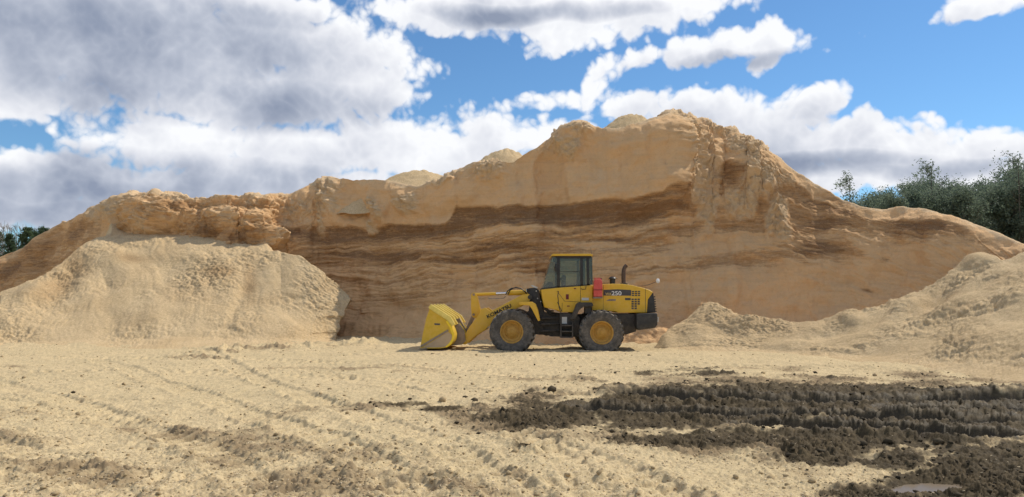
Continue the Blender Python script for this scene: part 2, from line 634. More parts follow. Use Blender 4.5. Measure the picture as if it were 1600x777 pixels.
def ground_mat():
    """trodden sawdust yard; 'mud' = wet dark mud, 'dirt' = brown soil mixed in"""
    m, t, b = new_mat("yard_ground")
    co = objco(t)
    n1 = noise(t, 0.35, 5, 0.6, co)
    n2 = noise(t, 5, 7, 0.72, co)
    n3 = noise(t, 38, 4, 0.75, co)
    n4 = noise(t, 150, 2, 0.7, co)
    c = mixc(t, rng(t, n1, 0.3, 0.7), GREYSAND, (0.62, 0.47, 0.262))
    c = mixc(t, rng(t, n2, 0.46, 0.64, 0, 0.5), c, (0.36, 0.265, 0.15))
    nm = noise(t, 14, 3, 0.7, co)
    c = mixc(t, rng(t, nm, 0.52, 0.66, 0, 0.4), c, (0.29, 0.205, 0.115))
    c = mixc(t, rng(t, n3, 0.50, 0.62, 0, 0.45), c, (0.29, 0.205, 0.115))
    c = mixc(t, rng(t, n4, 0.55, 0.66, 0, 0.7), c, (0.80, 0.67, 0.46))
    dirt = math_node(t, 'ADD', attr(t, 'dirt'), math_node(t, 'MULTIPLY_ADD', n2, 0.9, -0.5))
    c = mixc(t, rng(t, dirt, 0.15, 0.85, 0, 0.85), c, (0.24, 0.17, 0.098))
    mud = math_node(t, 'ADD', attr(t, 'mud'), math_node(t, 'MULTIPLY_ADD', n2, 0.5, -0.25))
    mf = rng(t, mud, 0.32, 0.60)
    mudc = mixc(t, rng(t, n2, 0.35, 0.7), MUD, (0.125, 0.09, 0.048))
    mudc = mixc(t, rng(t, n3, 0.6, 0.8, 0, 0.5), mudc, (0.30, 0.23, 0.15))
    c = mixc(t, mf, c, mudc)
    t.links.new(c, b.inputs['Base Color'])
    wet = attr(t, 'wet')
    r = math_node(t, 'MULTIPLY_ADD', wet, -0.40, rng(t, mf, 0, 1, 0.95, 0.75))
    t.links.new(r, b.inputs['Roughness'])
    t.links.new(math_node(t, 'MULTIPLY_ADD', wet, 0.22, 0.10), b.inputs['Specular IOR Level'])
    h = math_node(t, 'ADD', math_node(t, 'MULTIPLY', n2, 0.35), math_node(t, 'MULTIPLY', n3, 0.3))
    h = math_node(t, 'ADD', h, math_node(t, 'MULTIPLY', n4, 0.12))
    bump(t, b, h, 0.55, 0.035)
    return m


def plain_mat(name, col, rough=0.6, metal=0.0, spec=0.4, dust=0.0, dust_col=(0.42, 0.32, 0.20), var=0.12, bumpy=0.0):
    m, t, b = new_mat(name)
    co = objco(t)
    n = noise(t, 6, 5, 0.65, co)
    n2 = noise(t, 40, 3, 0.6, co)
    dk = tuple(c * (1 - var) for c in col)
    lt = tuple(min(1, c * (1 + var)) for c in col)
    c = mixc(t, rng(t, n, 0.3, 0.7), dk, lt)
    if dust > 0:
        gz = node(t, 'ShaderNodeNewGeometry')
        up = node(t, 'ShaderNodeSeparateXYZ')
        t.links.new(gz.outputs['Normal'], up.inputs[0])
        upf = rng(t, up.outputs[2], 0.2, 0.9, 0.0, 0.3)
        d = math_node(t, 'ADD', rng(t, n, 0.35, 0.75, 0.25, 1.0), upf)
        d = math_node(t, 'MULTIPLY', d, rng(t, n2, 0.3, 0.7, 0.6, 1.0))
        oz = node(t, 'ShaderNodeSeparateXYZ')           # more dust low down
        t.links.new(co, oz.inputs[0])
        d = math_node(t, 'MULTIPLY', d, rng(t, oz.outputs[2], 0.5, 2.1, 1.35, 0.7))
        d = math_node(t, 'MULTIPLY', d, dust, clamp=True)
        c = mixc(t, d, c, dust_col)
        t.links.new(rng(t, d, 0, 0.8, rough, 0.9), b.inputs['Roughness'])
    else:
        b.inputs['Roughness'].default_value = rough
    t.links.new(c, b.inputs['Base Color'])
    b.inputs['Metallic'].default_value = metal
    b.inputs['Specular IOR Level'].default_value = spec
    if bumpy:
        bump(t, b, n2, bumpy, 0.02)
    return m


def glass_mat(name, tint, gloss=0.015):
    m = bpy.data.materials.new(name)
    m.use_nodes = True
    t = m.node_tree
    t.nodes.clear()
    tr = node(t, 'ShaderNodeBsdfTransparent')
    tr.inputs['Color'].default_value = (*tint, 1)
    gl = node(t, 'ShaderNodeBsdfGlossy')
    gl.inputs['Roughness'].default_value = 0.06
    df = node(t, 'ShaderNodeBsdfDiffuse')          # dust film
    df.inputs['Color'].default_value = (0.40, 0.36, 0.29, 1)
    fr = node(t, 'ShaderNodeFresnel')
    fr.inputs['IOR'].default_value = 1.45
    f = math_node(t, 'ADD', fr.outputs[0], gloss, clamp=True)
    m1 = node(t, 'ShaderNodeMixShader')
    t.links.new(f, m1.inputs[0])
    t.links.new(tr.outputs[0], m1.inputs[1])
    t.links.new(gl.outputs[0], m1.inputs[2])
    m2 = node(t, 'ShaderNodeMixShader')
    nz = noise(t, 3.0, 4, 0.6, objco(t))
    t.links.new(rng(t, nz, 0.3, 0.8, 0.05, 0.16), m2.inputs[0])
    t.links.new(m1.outputs[0], m2.inputs[1])
    t.links.new(df.outputs[0], m2.inputs[2])
    o = node(t, 'ShaderNodeOutputMaterial')
    t.links.new(m2.outputs[0], o.inputs['Surface'])
    return m


def leaf_mat(name, a, b_):
    m, t, b = new_mat(name)
    oi = node(t, 'ShaderNodeObjectInfo').outputs['Random']
    n = noise(t, 0.8, 4, 0.6, objco(t))
    c = mixc(t, rng(t, n, 0.35, 0.65), a, b_)
    c = mixc(t, rng(t, oi, 0, 1, 0, 0.3, False), c, tuple(x * 0.6 for x in a))
    t.links.new(c, b.inputs['Base Color'])
    b.inputs['Roughness'].default_value = 0.6
    b.inputs['Specular IOR Level'].default_value = 0.3
    tl = node(t, 'ShaderNodeBsdfTranslucent')
    t.links.new(c, tl.inputs['Color'])
    mx = node(t, 'ShaderNodeMixShader')
    mx.inputs[0].default_value = 0.55
    t.links.new(b.outputs[0], mx.inputs[1])
    t.links.new(tl.outputs[0], mx.inputs[2])
    t.links.new(mx.outputs[0], t.nodes['Material Output'].inputs['Surface'])
    return m

# ================================================================== the setting
M_FACE = sawdust_face_mat()
M_LOOSE = loose_mat()
M_GROUND = ground_mat()


def ellipses(PX, PY, lst):
    """soft union of ellipses in photograph coordinates, 1 at the centres"""
    out = np.zeros_like(PX)
    for e_ in lst:
        cx, cy, rx, ry = e_[:4]
        rot = math.radians(e_[4]) if len(e_) > 4 else 0.0
        dx, dy = PX - cx, PY - cy
        u = (dx * math.cos(rot) - dy * math.sin(rot)) / rx
        v = (dx * math.sin(rot) + dy * math.cos(rot)) / ry
        out = np.maximum(out, np.exp(-(u * u + v * v)))
    return out


def bumps(PX, PY, lst):
    out = np.zeros_like(PX)
    for (cx, cy, rx, ry, amp, rot) in lst:
        r = math.radians(rot)
        dx, dy = PX - cx, PY - cy
        u = (dx * math.cos(r) - dy * math.sin(r)) / rx
        v = (dx * math.sin(r) + dy * math.cos(r)) / ry
        out += amp * np.exp(-(u * u + v * v))
    return out


def poly_rows(ctrl, ns):
    """ctrl: list of (Y, Z) column arrays -> stacked rows, ns rows per span"""
    Ys, Zs = [], []
    for k in range(len(ctrl) - 1):
        (y0, z0), (y1, z1) = ctrl[k], ctrl[k + 1]
        for i in range(ns[k]):
            f = i / ns[k]
            Ys.append(y0 + (y1 - y0) * f)
            Zs.append(z0 + (z1 - z0) * f)
    Ys.append(ctrl[-1][0] + 0 * ctrl[0][0])
    Zs.append(ctrl[-1][1] + 0 * ctrl[0][0])
    return np.array(Ys), np.array(Zs)


def soften(A, n):
    for _ in range(n):
        A[1:-1] = 0.25 * A[:-2] + 0.5 * A[1:-1] + 0.25 * A[2:]
    return A


def columns(lo, hi, dense_lo=0, dense_hi=1600, step=1.55, coarse=9):
    a = np.arange(lo, dense_lo, coarse)
    b = np.arange(max(lo, dense_lo), min(hi, dense_hi), step)
    c = np.arange(min(hi, dense_hi), hi + coarse, coarse)
    return np.concatenate([a, b, c]).astype(float)


# ------------------------------------------------------------------ the big pile with its cut face
CREST = [(-600, 560), (-300, 470), (-100, 432), (0, 402), (30, 388), (60, 371), (95, 348), (120, 338), (150, 326), (180, 309), (200, 304),
         (260, 304), (320, 306), (380, 302), (420, 307), (450, 304), (480, 291), (510, 281), (540, 277), (590, 278), (620, 286), (650, 290),
         (690, 284), (715, 268), (735, 253), (760, 250), (800, 249), (825, 234), (850, 221), (880, 199), (905, 195), (930, 199), (960, 200),
         (1000, 193), (1030, 179), (1052, 175), (1075, 178), (1110, 190), (1150, 209), (1200, 238), (1250, 270), (1300, 300), (1345, 321),
         (1378, 327), (1410, 322), (1440, 323), (1470, 333), (1520, 350), (1560, 364), (1600, 380), (1700, 420), (1900, 500), (2200, 600)]
BASE_Y = [(-600, 52), (-200, 46), (0, 41.5), (120, 37.5), (200, 34.2), (300, 34.0), (415, 34.6), (450, 36.4), (500, 36.6), (560, 35.4), (640, 33.0), (740, 30.6),
          (860, 29.4), (1000, 29.0), (1130, 28.8), (1250, 28.2), (1350, 27.0), (1450, 24.8), (1550, 22.6), (1650, 20.6), (1900, 16.5), (2200, 13)]
TALUS = [(-600, 1.0), (0, 1.2), (440, 1.2), (560, 1.2), (700, 1.3), (1000, 1.3), (1130, 1.1), (1300, 1.2), (1450, 1.2), (1600, 1.0), (2200, 0.8)]
STEEP = [(-600, 50), (0, 52), (150, 58), (220, 70), (430, 70), (500, 72), (1000, 72), (1045, 70), (1075, 63), (1200, 61), (1250, 62), (1350, 58), (1450, 52), (1600, 46), (2200, 40)]

pxw = columns(-600, 2200)
crest_py = smooth_curve(CREST, pxw, 6) + 2.2 * fbm(pxw / 26.0, 3.3, 1.1, 4)
yb = smooth_curve(BASE_Y, pxw, 60)
yb = 0.5 * yb + 0.25 * smooth_curve(BASE_Y, pxw - 60, 60) + 0.25 * smooth_curve(BASE_Y, pxw + 60, 60)
zt = smooth_curve(TALUS, pxw, 30) + 0.5 * fbm(pxw / 90.0, 7.7, 2.2, 3)
st = np.tan(np.radians(smooth_curve(STEEP, pxw, 20)))
yc = yb + 5.0
for _ in range(30):
    zc = np.maximum(z_at(crest_py, yc), zt + 0.4)
    yc = 0.5 * yc + 0.5 * (yb + zt / math.tan(math.radians(37)) + (zc - zt) / st)
zc = np.maximum(z_at(crest_py, yc), zt + 0.4)
ctrl = [(yb - 0.6, 0 * yb - 0.45), (yb + zt / math.tan(math.radians(37)), zt),
        (yc - 0.55 / st - 0.10, zc - 0.55), (yc, zc), (yc + 1.3, zc - 0.12), (yc + 4.0, zc - 0.9),
        (yc + 12.0, zc * 0.55 - 1.2), (yc + 20.0, 0 * yc - 0.8)]
YY, ZZ = poly_rows(ctrl, [60, 185, 14, 12, 8, 10, 8])
YY, ZZ = soften(YY, 3), soften(ZZ, 3)
PXW = np.broadcast_to(pxw, YY.shape).copy()
XX = at(PXW, YY, ZZ)
P = np.stack([XX, YY, ZZ], axis=-1)
PYW = py_of(YY, ZZ)
front = np.zeros_like(YY)
front[:264] = 1.0
front[264:280] = np.linspace(1, 0.4, 16)[:, None]
front[280:] = 0.4

# crumbling clumps of fresh sawdust clinging to the face
CLODS = [(300, 330, 150, 34), (200, 325, 60, 26), (430, 330, 50, 32), (420, 375, 32, 18), (512, 308, 20, 34), (505, 345, 9, 22), (640, 318, 16, 16), (590, 330, 10, 22, 35),
         (575, 352, 9, 10), (760, 262, 24, 14, 20), (885, 232, 26, 16), (905, 204, 22, 10), (1068, 205, 22, 40), (1085, 260, 30, 48),
         (1105, 330, 14, 26), (1120, 200, 40, 18), (1170, 235, 40, 26), (1185, 285, 40, 36), (1160, 320, 26, 18), (1215, 330, 14, 30), (1222, 362, 16, 14),
         (1205, 350, 10, 20), (690, 275, 30, 12, 20)]
clod = ellipses(PXW, PYW, CLODS)
clod = np.clip(clod * 1.5 + 0.55 * fbm(XX * 0.9, YY * 0.9, ZZ * 0.9, 4) * (clod > 0.12), 0, 1)
clod = clod * front

# layering: distance below the base of the upper light layer
LAYER = [(-600, 520), (0, 415), (100, 372), (200, 420), (430, 352), (470, 352), (520, 353), (570, 354), (620, 347), (700, 345), (712, 324), (760, 319),
         (860, 316), (980, 313), (1030, 306), (1060, 292), (1090, 283), (1130, 262), (1180, 272), (1230, 282), (1290, 312), (1340, 335), (1400, 345),
         (1480, 352), (1560, 385), (2200, 620)]
lay = smooth_curve(LAYER, pxw, 3)
warp = 6 * fbm(XX * 0.35, ZZ * 0.5, 4.4, 3) + 1.3 * fbm(XX * 1.6, ZZ * 1.6, 1.4, 3)
below = PYW - lay[None, :] + warp
lay2 = np.convolve(np.pad(lay, 80, mode='edge'), np.ones(161) / 161, mode='valid')
below2 = PYW - lay2[None, :] + warp + 5 * fbm(XX * 0.12, ZZ * 0.2, 9.4, 2)
bands = 0.55 * fbm(XX * 0.13 + 3, below2 / 12.0, 2.7, 4, 0.6) + 0.5 * fbm(XX * 0.08, below2 / 28.0, 8.1, 2)
dark = sstep(-2, 4, below) * (0.82 - 0.42 * sstep(16, 55, below) - 0.32 * sstep(70, 120, below))
dark = dark + sstep(8, 30, below) * (1 - 0.75 * sstep(95, 150, below)) * 0.55 * bands
thin = fbm(XX * 0.22 + 11, below2 / 5.2, 6.1, 4, 0.62)
thin_zone = sstep(4, 22, below) * (1 - 0.8 * sstep(105, 165, below)) * (0.55 + 0.6 * np.clip(fbm(XX * 0.2, ZZ * 0.5, 31.0, 2), -0.6, 0.8)) * (1 - 0.75 * sstep(1150, 1300, PXW))
dark = dark + thin_zone * (0.20 * sstep(0.02, 0.22, thin) - 0.12 * sstep(-0.02, -0.3, thin))
lenses = ellipses(PXW, PYW, [(1020, 374, 50, 7, 6), (960, 370, 40, 6), (1270, 395, 75, 14, 3), (1140, 408, 150, 10, 5), (1440, 360, 70, 20, -4), (1320, 315, 50, 24, -35),
                             (1165, 295, 26, 34), (1290, 352, 46, 10, 2), (850, 420, 80, 7), (620, 360, 90, 7), (900, 330, 160, 8), (1350, 450, 12, 4), (1385, 405, 10, 8),  # first one here paints shadow right of the summit
                             (600, 400, 60, 6), (770, 385, 90, 6), (520, 380, 60, 8, -10), (700, 405, 70, 5)])
lights = ellipses(PXW, PYW, [(1060, 395, 50, 12, 15), (1110, 432, 70, 14), (1020, 408, 40, 8), (1400, 410, 60, 22), (1260, 440, 90, 16), (1150, 370, 60, 12), (1480, 400, 60, 22), (820, 360, 70, 5),
                             (900, 380, 60, 6), (680, 385, 70, 5), (560, 385, 40, 5), (950, 410, 50, 6), (760, 425, 80, 8)])
dark = dark + 0.85 * lenses * (0.7 + 0.6 * bands) - 0.55 * lights
dark = dark * (1 - 0.75 * sstep(1180, 1400, PXW) * (1 - 0.8 * lenses))
left_side = 1 - sstep(150, 190, PXW)
dark = dark * (1 - left_side) + left_side * np.clip(0.5 + 0.5 * fbm(XX * 0.4, YY * 0.4, ZZ * 0.9, 4), 0.1, 0.9)  # outer left face darkened throughout, its shade painted in
# the lumpy crust over the left heap: a little of everything
crust = sstep(170, 200, PXW) * (1 - sstep(430, 455, PXW))
dark = dark * (1 - crust) + crust * np.clip(0.30 + 0.75 * fbm(XX * 0.55, YY * 0.55, ZZ * 1.3, 4), 0, 0.9)
crust_pale = np.clip(0.5 + 0.9 * fbm(XX * 0.6 + 5, YY * 0.6, ZZ * 1.1, 3), 0, 1)
cl_c = clod * (1 - crust * (1 - crust_pale))
dark = np.clip(dark, 0, 1) * (1 - cl_c * 0.85)
pale = np.clip(cl_c * (0.8 - 0.25 * crust), 0, 1)
rowi = np.arange(YY.shape[0])[:, None]
pale = np.maximum(pale, sstep(249, 262, rowi + 6 * fbm(XX * 1.2, YY * 1.2, ZZ, 3)) * (1 - 0.5 * left_side))  # pale band along the crest paints its sunlit rim
pale = np.maximum(pale, 0.5 * np.clip(fbm(XX * 0.8, YY * 0.8, ZZ * 0.5, 3), 0, 1) * sstep(0, -30, below) * front)

N = grid_normals(P)
# broad relief: buttresses, hollows, the arete below the summit
D = bumps(PXW, PYW, [
    (1050, 250, 26, 90, 0.38, 0), (1000, 260, 60, 60, -0.12, 0), (1110, 270, 40, 60, -0.17, 0), (1185, 280, 34, 60, 0.38, 10), (1250, 330, 60, 50, -0.17, 0),
    (1165, 230, 40, 30, 0.15, 0), (512, 315, 22, 40, 0.45, 0), (560, 320, 40, 40, -0.17, 0), (640, 322, 18, 22, 0.35, 0), (595, 335, 12, 26, 0.30, 38),
    (720, 300, 30, 40, 0.25, 0), (760, 270, 26, 20, 0.25, 20), (830, 270, 60, 50, -0.15, 0), (888, 230, 26, 24, 0.35, 0), (905, 205, 26, 10, 0.20, 0),
    (1220, 345, 14, 28, 0.30, 0), (1105, 335, 12, 30, 0.28, 0), (420, 374, 34, 16, 0.78, 0), (340, 350, 60, 22, 0.48, 0), (215, 340, 36, 34, 0.54, 0), (275, 360, 40, 18, -0.30, 0),
    (260, 320, 46, 18, 0.36, 0), (400, 330, 30, 22, 0.36, 0), (455, 345, 24, 30, -0.25, 0), (1400, 400, 40, 70, -0.20, 0), (1440, 360, 60, 30, 0.17, 0),
    (1330, 400, 60, 60, 0.15, 0), (980, 380, 160, 14, -0.10, 0), (800, 335, 260, 10, -0.14, 0), (620, 362, 120, 9, -0.12, 0),
])
D = D + 0.34 * fbm(XX * 0.33, YY * 0.33, ZZ * 0.33, 3) + 0.10 * fbm(XX * 1.5, YY * 1.5, ZZ * 1.5, 4)
ledge = fbm(XX * 0.2, below2 / 12.0, 5.5, 4, 0.6)
cutmask = sstep(-4, 6, below) * (1 - sstep(120, 175, below)) * front * (1 - clod)
D = D + 0.05 * ledge * cutmask - 0.07 * dark * cutmask - 0.03 * sstep(0.02, 0.18, thin) * cutmask * (1 - 0.8 * sstep(1150, 1300, PXW)) + 0.025 * perlin(XX * 5.5, YY * 0.5, ZZ * 0.45) * front
D = D + clod * (1 - 0.8 * crust) * (0.20 + 0.17 * billow(XX * 1.9, YY * 1.9, ZZ * 1.7, 5, 0.68))
D = D + crust * front * (0.36 * billow(XX * 0.42, YY * 0.42, ZZ * 0.75, 3, 0.5) + 0.13 * billow(XX * 1.9, YY * 1.9, ZZ * 2.6, 4, 0.66) * (0.3 + crust_pale))
rills = fbm(XX * 1.3, YY * 0.4, ZZ * 0.22, 4, 0.5)
arete = np.interp(PXW, [930, 1050, 1095, 1150, 1240], [0, 0.95, 0.45, 0.15, 0]) * sstep(350, 290, PYW) * sstep(0, 38, PYW - crest_py[None, :]) * front
D = D + arete
D = D + 0.06 * rills * front + 0.05 * billow(XX * 4.5, YY * 4.5, ZZ * 4.5, 3, 0.65) * (0.22 + clod)
keepcrest = 1 - 0.75 * np.exp(-((rowi - 261) / 9.0) ** 2) * (1 - 0.4 * clod)
D = D * keepcrest
P = P + N * D[..., None]
pile = empty("sawdust_pile", (2.0, 34.0, 0.0))
tag(pile, "towering tan sawdust pile with a steep layered cut face behind the wheel loader", "sawdust pile")
me = sheet_mesh("cut_face", P, {'dark': dark, 'pale': pale})
face = mesh_obj("cut_face", me, M_FACE, pile)
face.location = -pile.location
face['label'] = "steep brown and orange cut face with dark damp layers"


def mound(name, px, py_top, Y, rx, ry, sink, seed):
    """low heap lying on the back of the pile, only its sunlit top shows over the crest"""
    zt_ = float(z_at(py_top, Y))
    n, k = 90, 34
    th = np.linspace(0, 2 * math.pi, n)
    rr = np.linspace(1.0, 0.0, k)
    R_, T_ = np.meshgrid(rr, th, indexing='ij')
    x = float(at(px, Y, zt_)) + rx * R_ * np.cos(T_)
    y = Y + ry * R_ * np.sin(T_)
    z = zt_ - sink * R_ ** 1.5 + 0.10 * fbm(x * 0.6 + seed, y * 0.6, seed, 3) + 0.05 * billow(x * 3, y * 3, seed, 3)
    P_ = np.stack([x, y, z], axis=-1)
    me_ = sheet_mesh(name, P_, {'dark': 0 * x})
    o = mesh_obj(name, me_, M_LOOSE, pile)
    o.location = -pile.location
    return o


mound("heap", 655, 268, 40.5, 5.0, 3.5, 2.6, 1.0)
mound("heap", 790, 234, 40.5, 3.6, 3.2, 2.8, 2.0)
mound("heap", 985, 179, 42.0, 3.2, 3.2, 2.6, 3.0)


# ------------------------------------------------------------------ loose heap that slid down on the left
TOP_B = [(-600, 540), (-300, 505), (-100, 476), (0, 456), (40, 441), (75, 422), (105, 401), (130, 380), (150, 367), (165, 366), (200, 379), (260, 384), (330, 388),
         (400, 392), (440, 395), (470, 400), (505, 424), (530, 445), (545, 462)]
TOE_B = [(-600, 24), (-200, 26.5), (0, 28.0), (200, 28.6), (350, 28.8), (450, 29.2), (500, 29.8), (530, 30.6), (545, 31.2)]
pxb = np.concatenate([columns(-600, 0, 0, 0), np.arange(0, 545, 1.5)])
nb = len(pxb)
top_py = smooth_curve(TOP_B, pxb, 5)
toe = smooth_curve(TOE_B, pxb, 14)
yt = toe + 5
slope_b = np.interp(pxb, [-600, 0, 150, 440, 545], [0.42, 0.5, 0.58, 0.60, 0.85])
for _ in range(40):
    zt_b = np.maximum(z_at(top_py, yt), 0.2)
    yt = 0.5 * yt + 0.5 * (toe + zt_b / slope_b)
zt_b = np.maximum(z_at(top_py, yt), 0.2)
lean = sstep(150, 175, pxb) * (1 - sstep(415, 440, pxb))
ctrl = [(toe - 3.0, 0 * toe - 0.20), (toe + 0.5, 0.045 * zt_b), (toe + 0.55 * (yt - toe), 0.50 * zt_b), (yt, zt_b), (yt + 1.0, zt_b - 0.25 + 0.70 * lean), (yt + 4.0, zt_b - 2.6 + 4.0 * lean), (yt + 8, zt_b * 0 - 0.8 + 6.0 * lean)]
YY, ZZ = poly_rows(ctrl, [16, 70, 90, 10, 10, 6])
YY, ZZ = soften(YY, 4), soften(ZZ, 4)
PXB = np.broadcast_to(pxb, YY.shape).copy()
# its right edge is undercut: it bulges at half height and draws back at the foot
pyb_ = py_of(YY, ZZ)
wr = sstep(440, 545, PXB)
PXB = PXB + wr * (-20 * sstep(468, 532, pyb_) + 5 * fbm(pyb_ / 16.0, PXB * 0 + 2.2, PXB * 0 + 0.5, 3))
# close the right flank: the sheet turns away from the yard
k = 26
ext = np.arange(1, k + 1) / k
PXB = np.concatenate([PXB, PXB[:, -1:] - 60 * ext[None, :] ** 1.6], axis=1)
Yx = YY[:, -1:] + 4.5 * ext[None, :]
Zx = ZZ[:, -1:] - 0.9 * ext[None, :]
YY = np.concatenate([YY, Yx], axis=1)
ZZ = np.concatenate([ZZ, Zx], axis=1)
XX = at(PXB, YY, ZZ)
P = np.stack([XX, YY, ZZ], axis=-1)
PYB = py_of(YY, ZZ)
N = grid_normals(P)
D = bumps(PXB, PYB, [
    (95, 440, 36, 16, -0.40, 35), (150, 385, 26, 30, 0.12, -20), (65, 452, 40, 12, 0.30, 20), (185, 405, 30, 22, 0.14, 0), (215, 400, 24, 14, -0.12, 0),
    (240, 470, 26, 60, 0.10, 10), (170, 480, 20, 60, -0.09, 12), (300, 440, 26, 60, 0.09, 0), (330, 500, 40, 30, -0.07, 0), (390, 450, 22, 40, -0.11, -8),
    (350, 425, 26, 20, 0.12, 0), (430, 440, 36, 50, 0.12, 0), (370, 480, 8, 50, -0.07, -25), (480, 440, 30, 30, 0.10, 0), (525, 480, 20, 50, 0.14, 0),
    (420, 505, 50, 20, 0.08, 0), (100, 490, 60, 26, -0.08, 0), (30, 500, 50, 30, 0.20, 0), (275, 400, 70, 10, 0.08, 0), (165, 440, 14, 16, -0.10, 0)])
rough = np.clip(0.45 + 0.9 * fbm(XX * 0.33 + 9, YY * 0.33, ZZ * 0.33, 3), 0.05, 1.2)
rows = np.arange(YY.shape[0])[:, None]
fade = sstep(2, 30, rows) * 0.8 + 0.2
D = D * fade + 0.07 * fbm(XX * 0.5, YY * 0.5, ZZ * 0.5, 3) * fade + 0.15 * fbm(XX * 0.22 + 2.2, YY * 0.1, ZZ * 0.12, 2) * fade
D = D + fade * rough * (0.06 * billow(XX * 1.4 + ZZ, YY * 1.4, ZZ * 1.8, 5, 0.66) + 0.035 * billow(XX * 5.5, YY * 5.5, ZZ * 5.5, 3, 0.65))
# little slips running down the slope
D = D + 0.03 * fade * billow(XX * 0.8 + ZZ * 0.9 + 0.4 * fbm(XX * 0.5, ZZ * 0.5, 1.0, 2), YY * 0.16, ZZ * 0.16, 4, 0.55)
P = P + N * D[..., None]
heap_dark = np.clip(1.0 * ellipses(PXB, PYB, [(95, 440, 40, 20, 35), (60, 400, 40, 20), (118, 412, 22, 26, 30), (205, 405, 24, 8), (340, 425, 30, 8), (390, 440, 12, 30)]) + 0.4 * np.clip(fbm(XX * 0.5, YY * 0.5, ZZ * 0.8, 4), 0, 1), 0, 1)  # brown hollow on the left, deepened by painted shade
me = sheet_mesh("loose_heap", P, {'dark': heap_dark})
me.transform(Matrix.Translation((9.0, -32.0, 0)))
o = mesh_obj("sawdust_heap", me, M_LOOSE)
o.location = (-9.0, 32.0, 0)
tag(o, "broad pale heap of loose sawdust below the lumpy crust, left of the bucket", "sawdust heap")


# ------------------------------------------------------------------ loose heap climbing on the right
TOP_C = [(1000, 548), (1022, 534), (1040, 520), (1060, 505), (1085, 488), (1110, 479), (1130, 484), (1150, 494), (1200, 500), (1250, 503), (1275, 501),
         (1300, 494), (1340, 488), (1375, 477), (1410, 463), (1440, 449), (1470, 434), (1500, 413), (1525, 399), (1550, 399), (1565, 404), (1600, 391),
         (1700, 372), (1900, 350), (2200, 330)]
TOE_C = [(1000, 26.6), (1100, 25.6), (1200, 24.4), (1300, 22.6), (1400, 20.4), (1500, 18.0), (1600, 16.0), (1800, 13.5), (2200, 10.5)]
SL_C = [(1000, 0.30), (1100, 0.42), (1200, 0.32), (1300, 0.32), (1400, 0.35), (1500, 0.38), (1600, 0.40), (2200, 0.45)]
pxc = np.concatenate([np.arange(1000, 1600, 1.5), np.arange(1600, 2200, 9)])
top_py = smooth_curve(TOP_C, pxc, 4) + 2.0 * fbm(pxc / 18.0, 5.3, 1.1, 3)
toe = smooth_curve(TOE_C, pxc, 20)
sl = smooth_curve(SL_C, pxc, 20)
yt = toe + 3
for _ in range(60):
    zt_c = np.maximum(z_at(top_py, yt), 0.05)
    yt = 0.6 * yt + 0.4 * np.clip(toe + zt_c / sl, toe + 0.4, toe + 9)
zt_c = np.maximum(z_at(top_py, yt), 0.05)
ctrl = [(toe - 2.2, 0 * toe - 0.25), (toe + 0.5, 0.06 * zt_c), (toe + 0.5 * (yt - toe), 0.42 * zt_c), (yt, zt_c), (yt + 0.8, zt_c - 0.15), (yt + 3.0, zt_c - 1.5), (yt + 6, zt_c * 0 - 1.0)]
YY, ZZ = poly_rows(ctrl, [24, 60, 80, 10, 12, 6])
YY, ZZ = soften(YY, 4), soften(ZZ, 4)
ZZ = ZZ - 0.45 * (1 - sstep(1000, 1045, pxc))[None, :]
PXC = np.broadcast_to(pxc, YY.shape).copy()
XX = at(PXC, YY, ZZ)
P = np.stack([XX, YY, ZZ], axis=-1)
PYC = py_of(YY, ZZ)
N = grid_normals(P)
D = bumps(PXC, PYC, [
    (1110, 488, 30, 14, 0.25, 0), (1170, 505, 40, 10, 0.15, 0), (1080, 515, 30, 12, 0.15, 0), (1140, 520, 26, 10, -0.12, 0), (1330, 500, 20, 10, 0.2, 0),
    (1460, 465, 34, 12, -0.30, 30), (1530, 408, 26, 10, 0.2, 0), (1410, 482, 30, 8, 0.18, 30), (1300, 520, 60, 8, -0.10, 15), (1500, 470, 80, 8, 0.16, 28),
    (1540, 445, 60, 8, -0.16, 28), (1580, 470, 60, 14, 0.18, 20), (1400, 530, 90, 8, 0.12, 12), (1250, 535, 90, 6, 0.08, 6)])
rough = np.clip(0.45 + 0.9 * fbm(XX * 0.4 + 4, YY * 0.4, ZZ * 0.4, 3), 0.08, 1.2)
rows = np.arange(YY.shape[0])[:, None]
fade = sstep(4, 40, rows) * 0.8 + 0.2
D = D * fade + 0.10 * fade * fbm(XX * 0.6, YY * 0.6, ZZ * 0.6, 3)
D = D + fade * rough * (0.07 * billow(XX * 1.6, YY * 1.6, ZZ * 1.8, 5, 0.66) + 0.03 * billow(XX * 4.6, YY * 4.6, ZZ * 4.6, 3, 0.6))
P = P + N * D[..., None]
heap_dark = np.clip(0.35 * np.clip(fbm(XX * 0.6, YY * 0.6, ZZ * 0.8, 4), 0, 1) + 0.4 * ellipses(PXC, PYC, [(1170, 498, 120, 22), (1460, 462, 40, 16, 30)]), 0, 1)
me = sheet_mesh("loose_heap", P, {'dark': heap_dark})
me.transform(Matrix.Translation((-10.0, -22.0, 0)))
o = mesh_obj("sawdust_heap", me, M_LOOSE)
o.location = (10.0, 22.0, 0)
tag(o, "sunlit ridge of loose sawdust climbing beside the mud, behind the loader's rear end", "sawdust heap")


# ------------------------------------------------------------------ the yard
def world_pt(px, py):
    Y = float(ground_y(py))
    return (float(at(px, Y, 0.0)), Y)


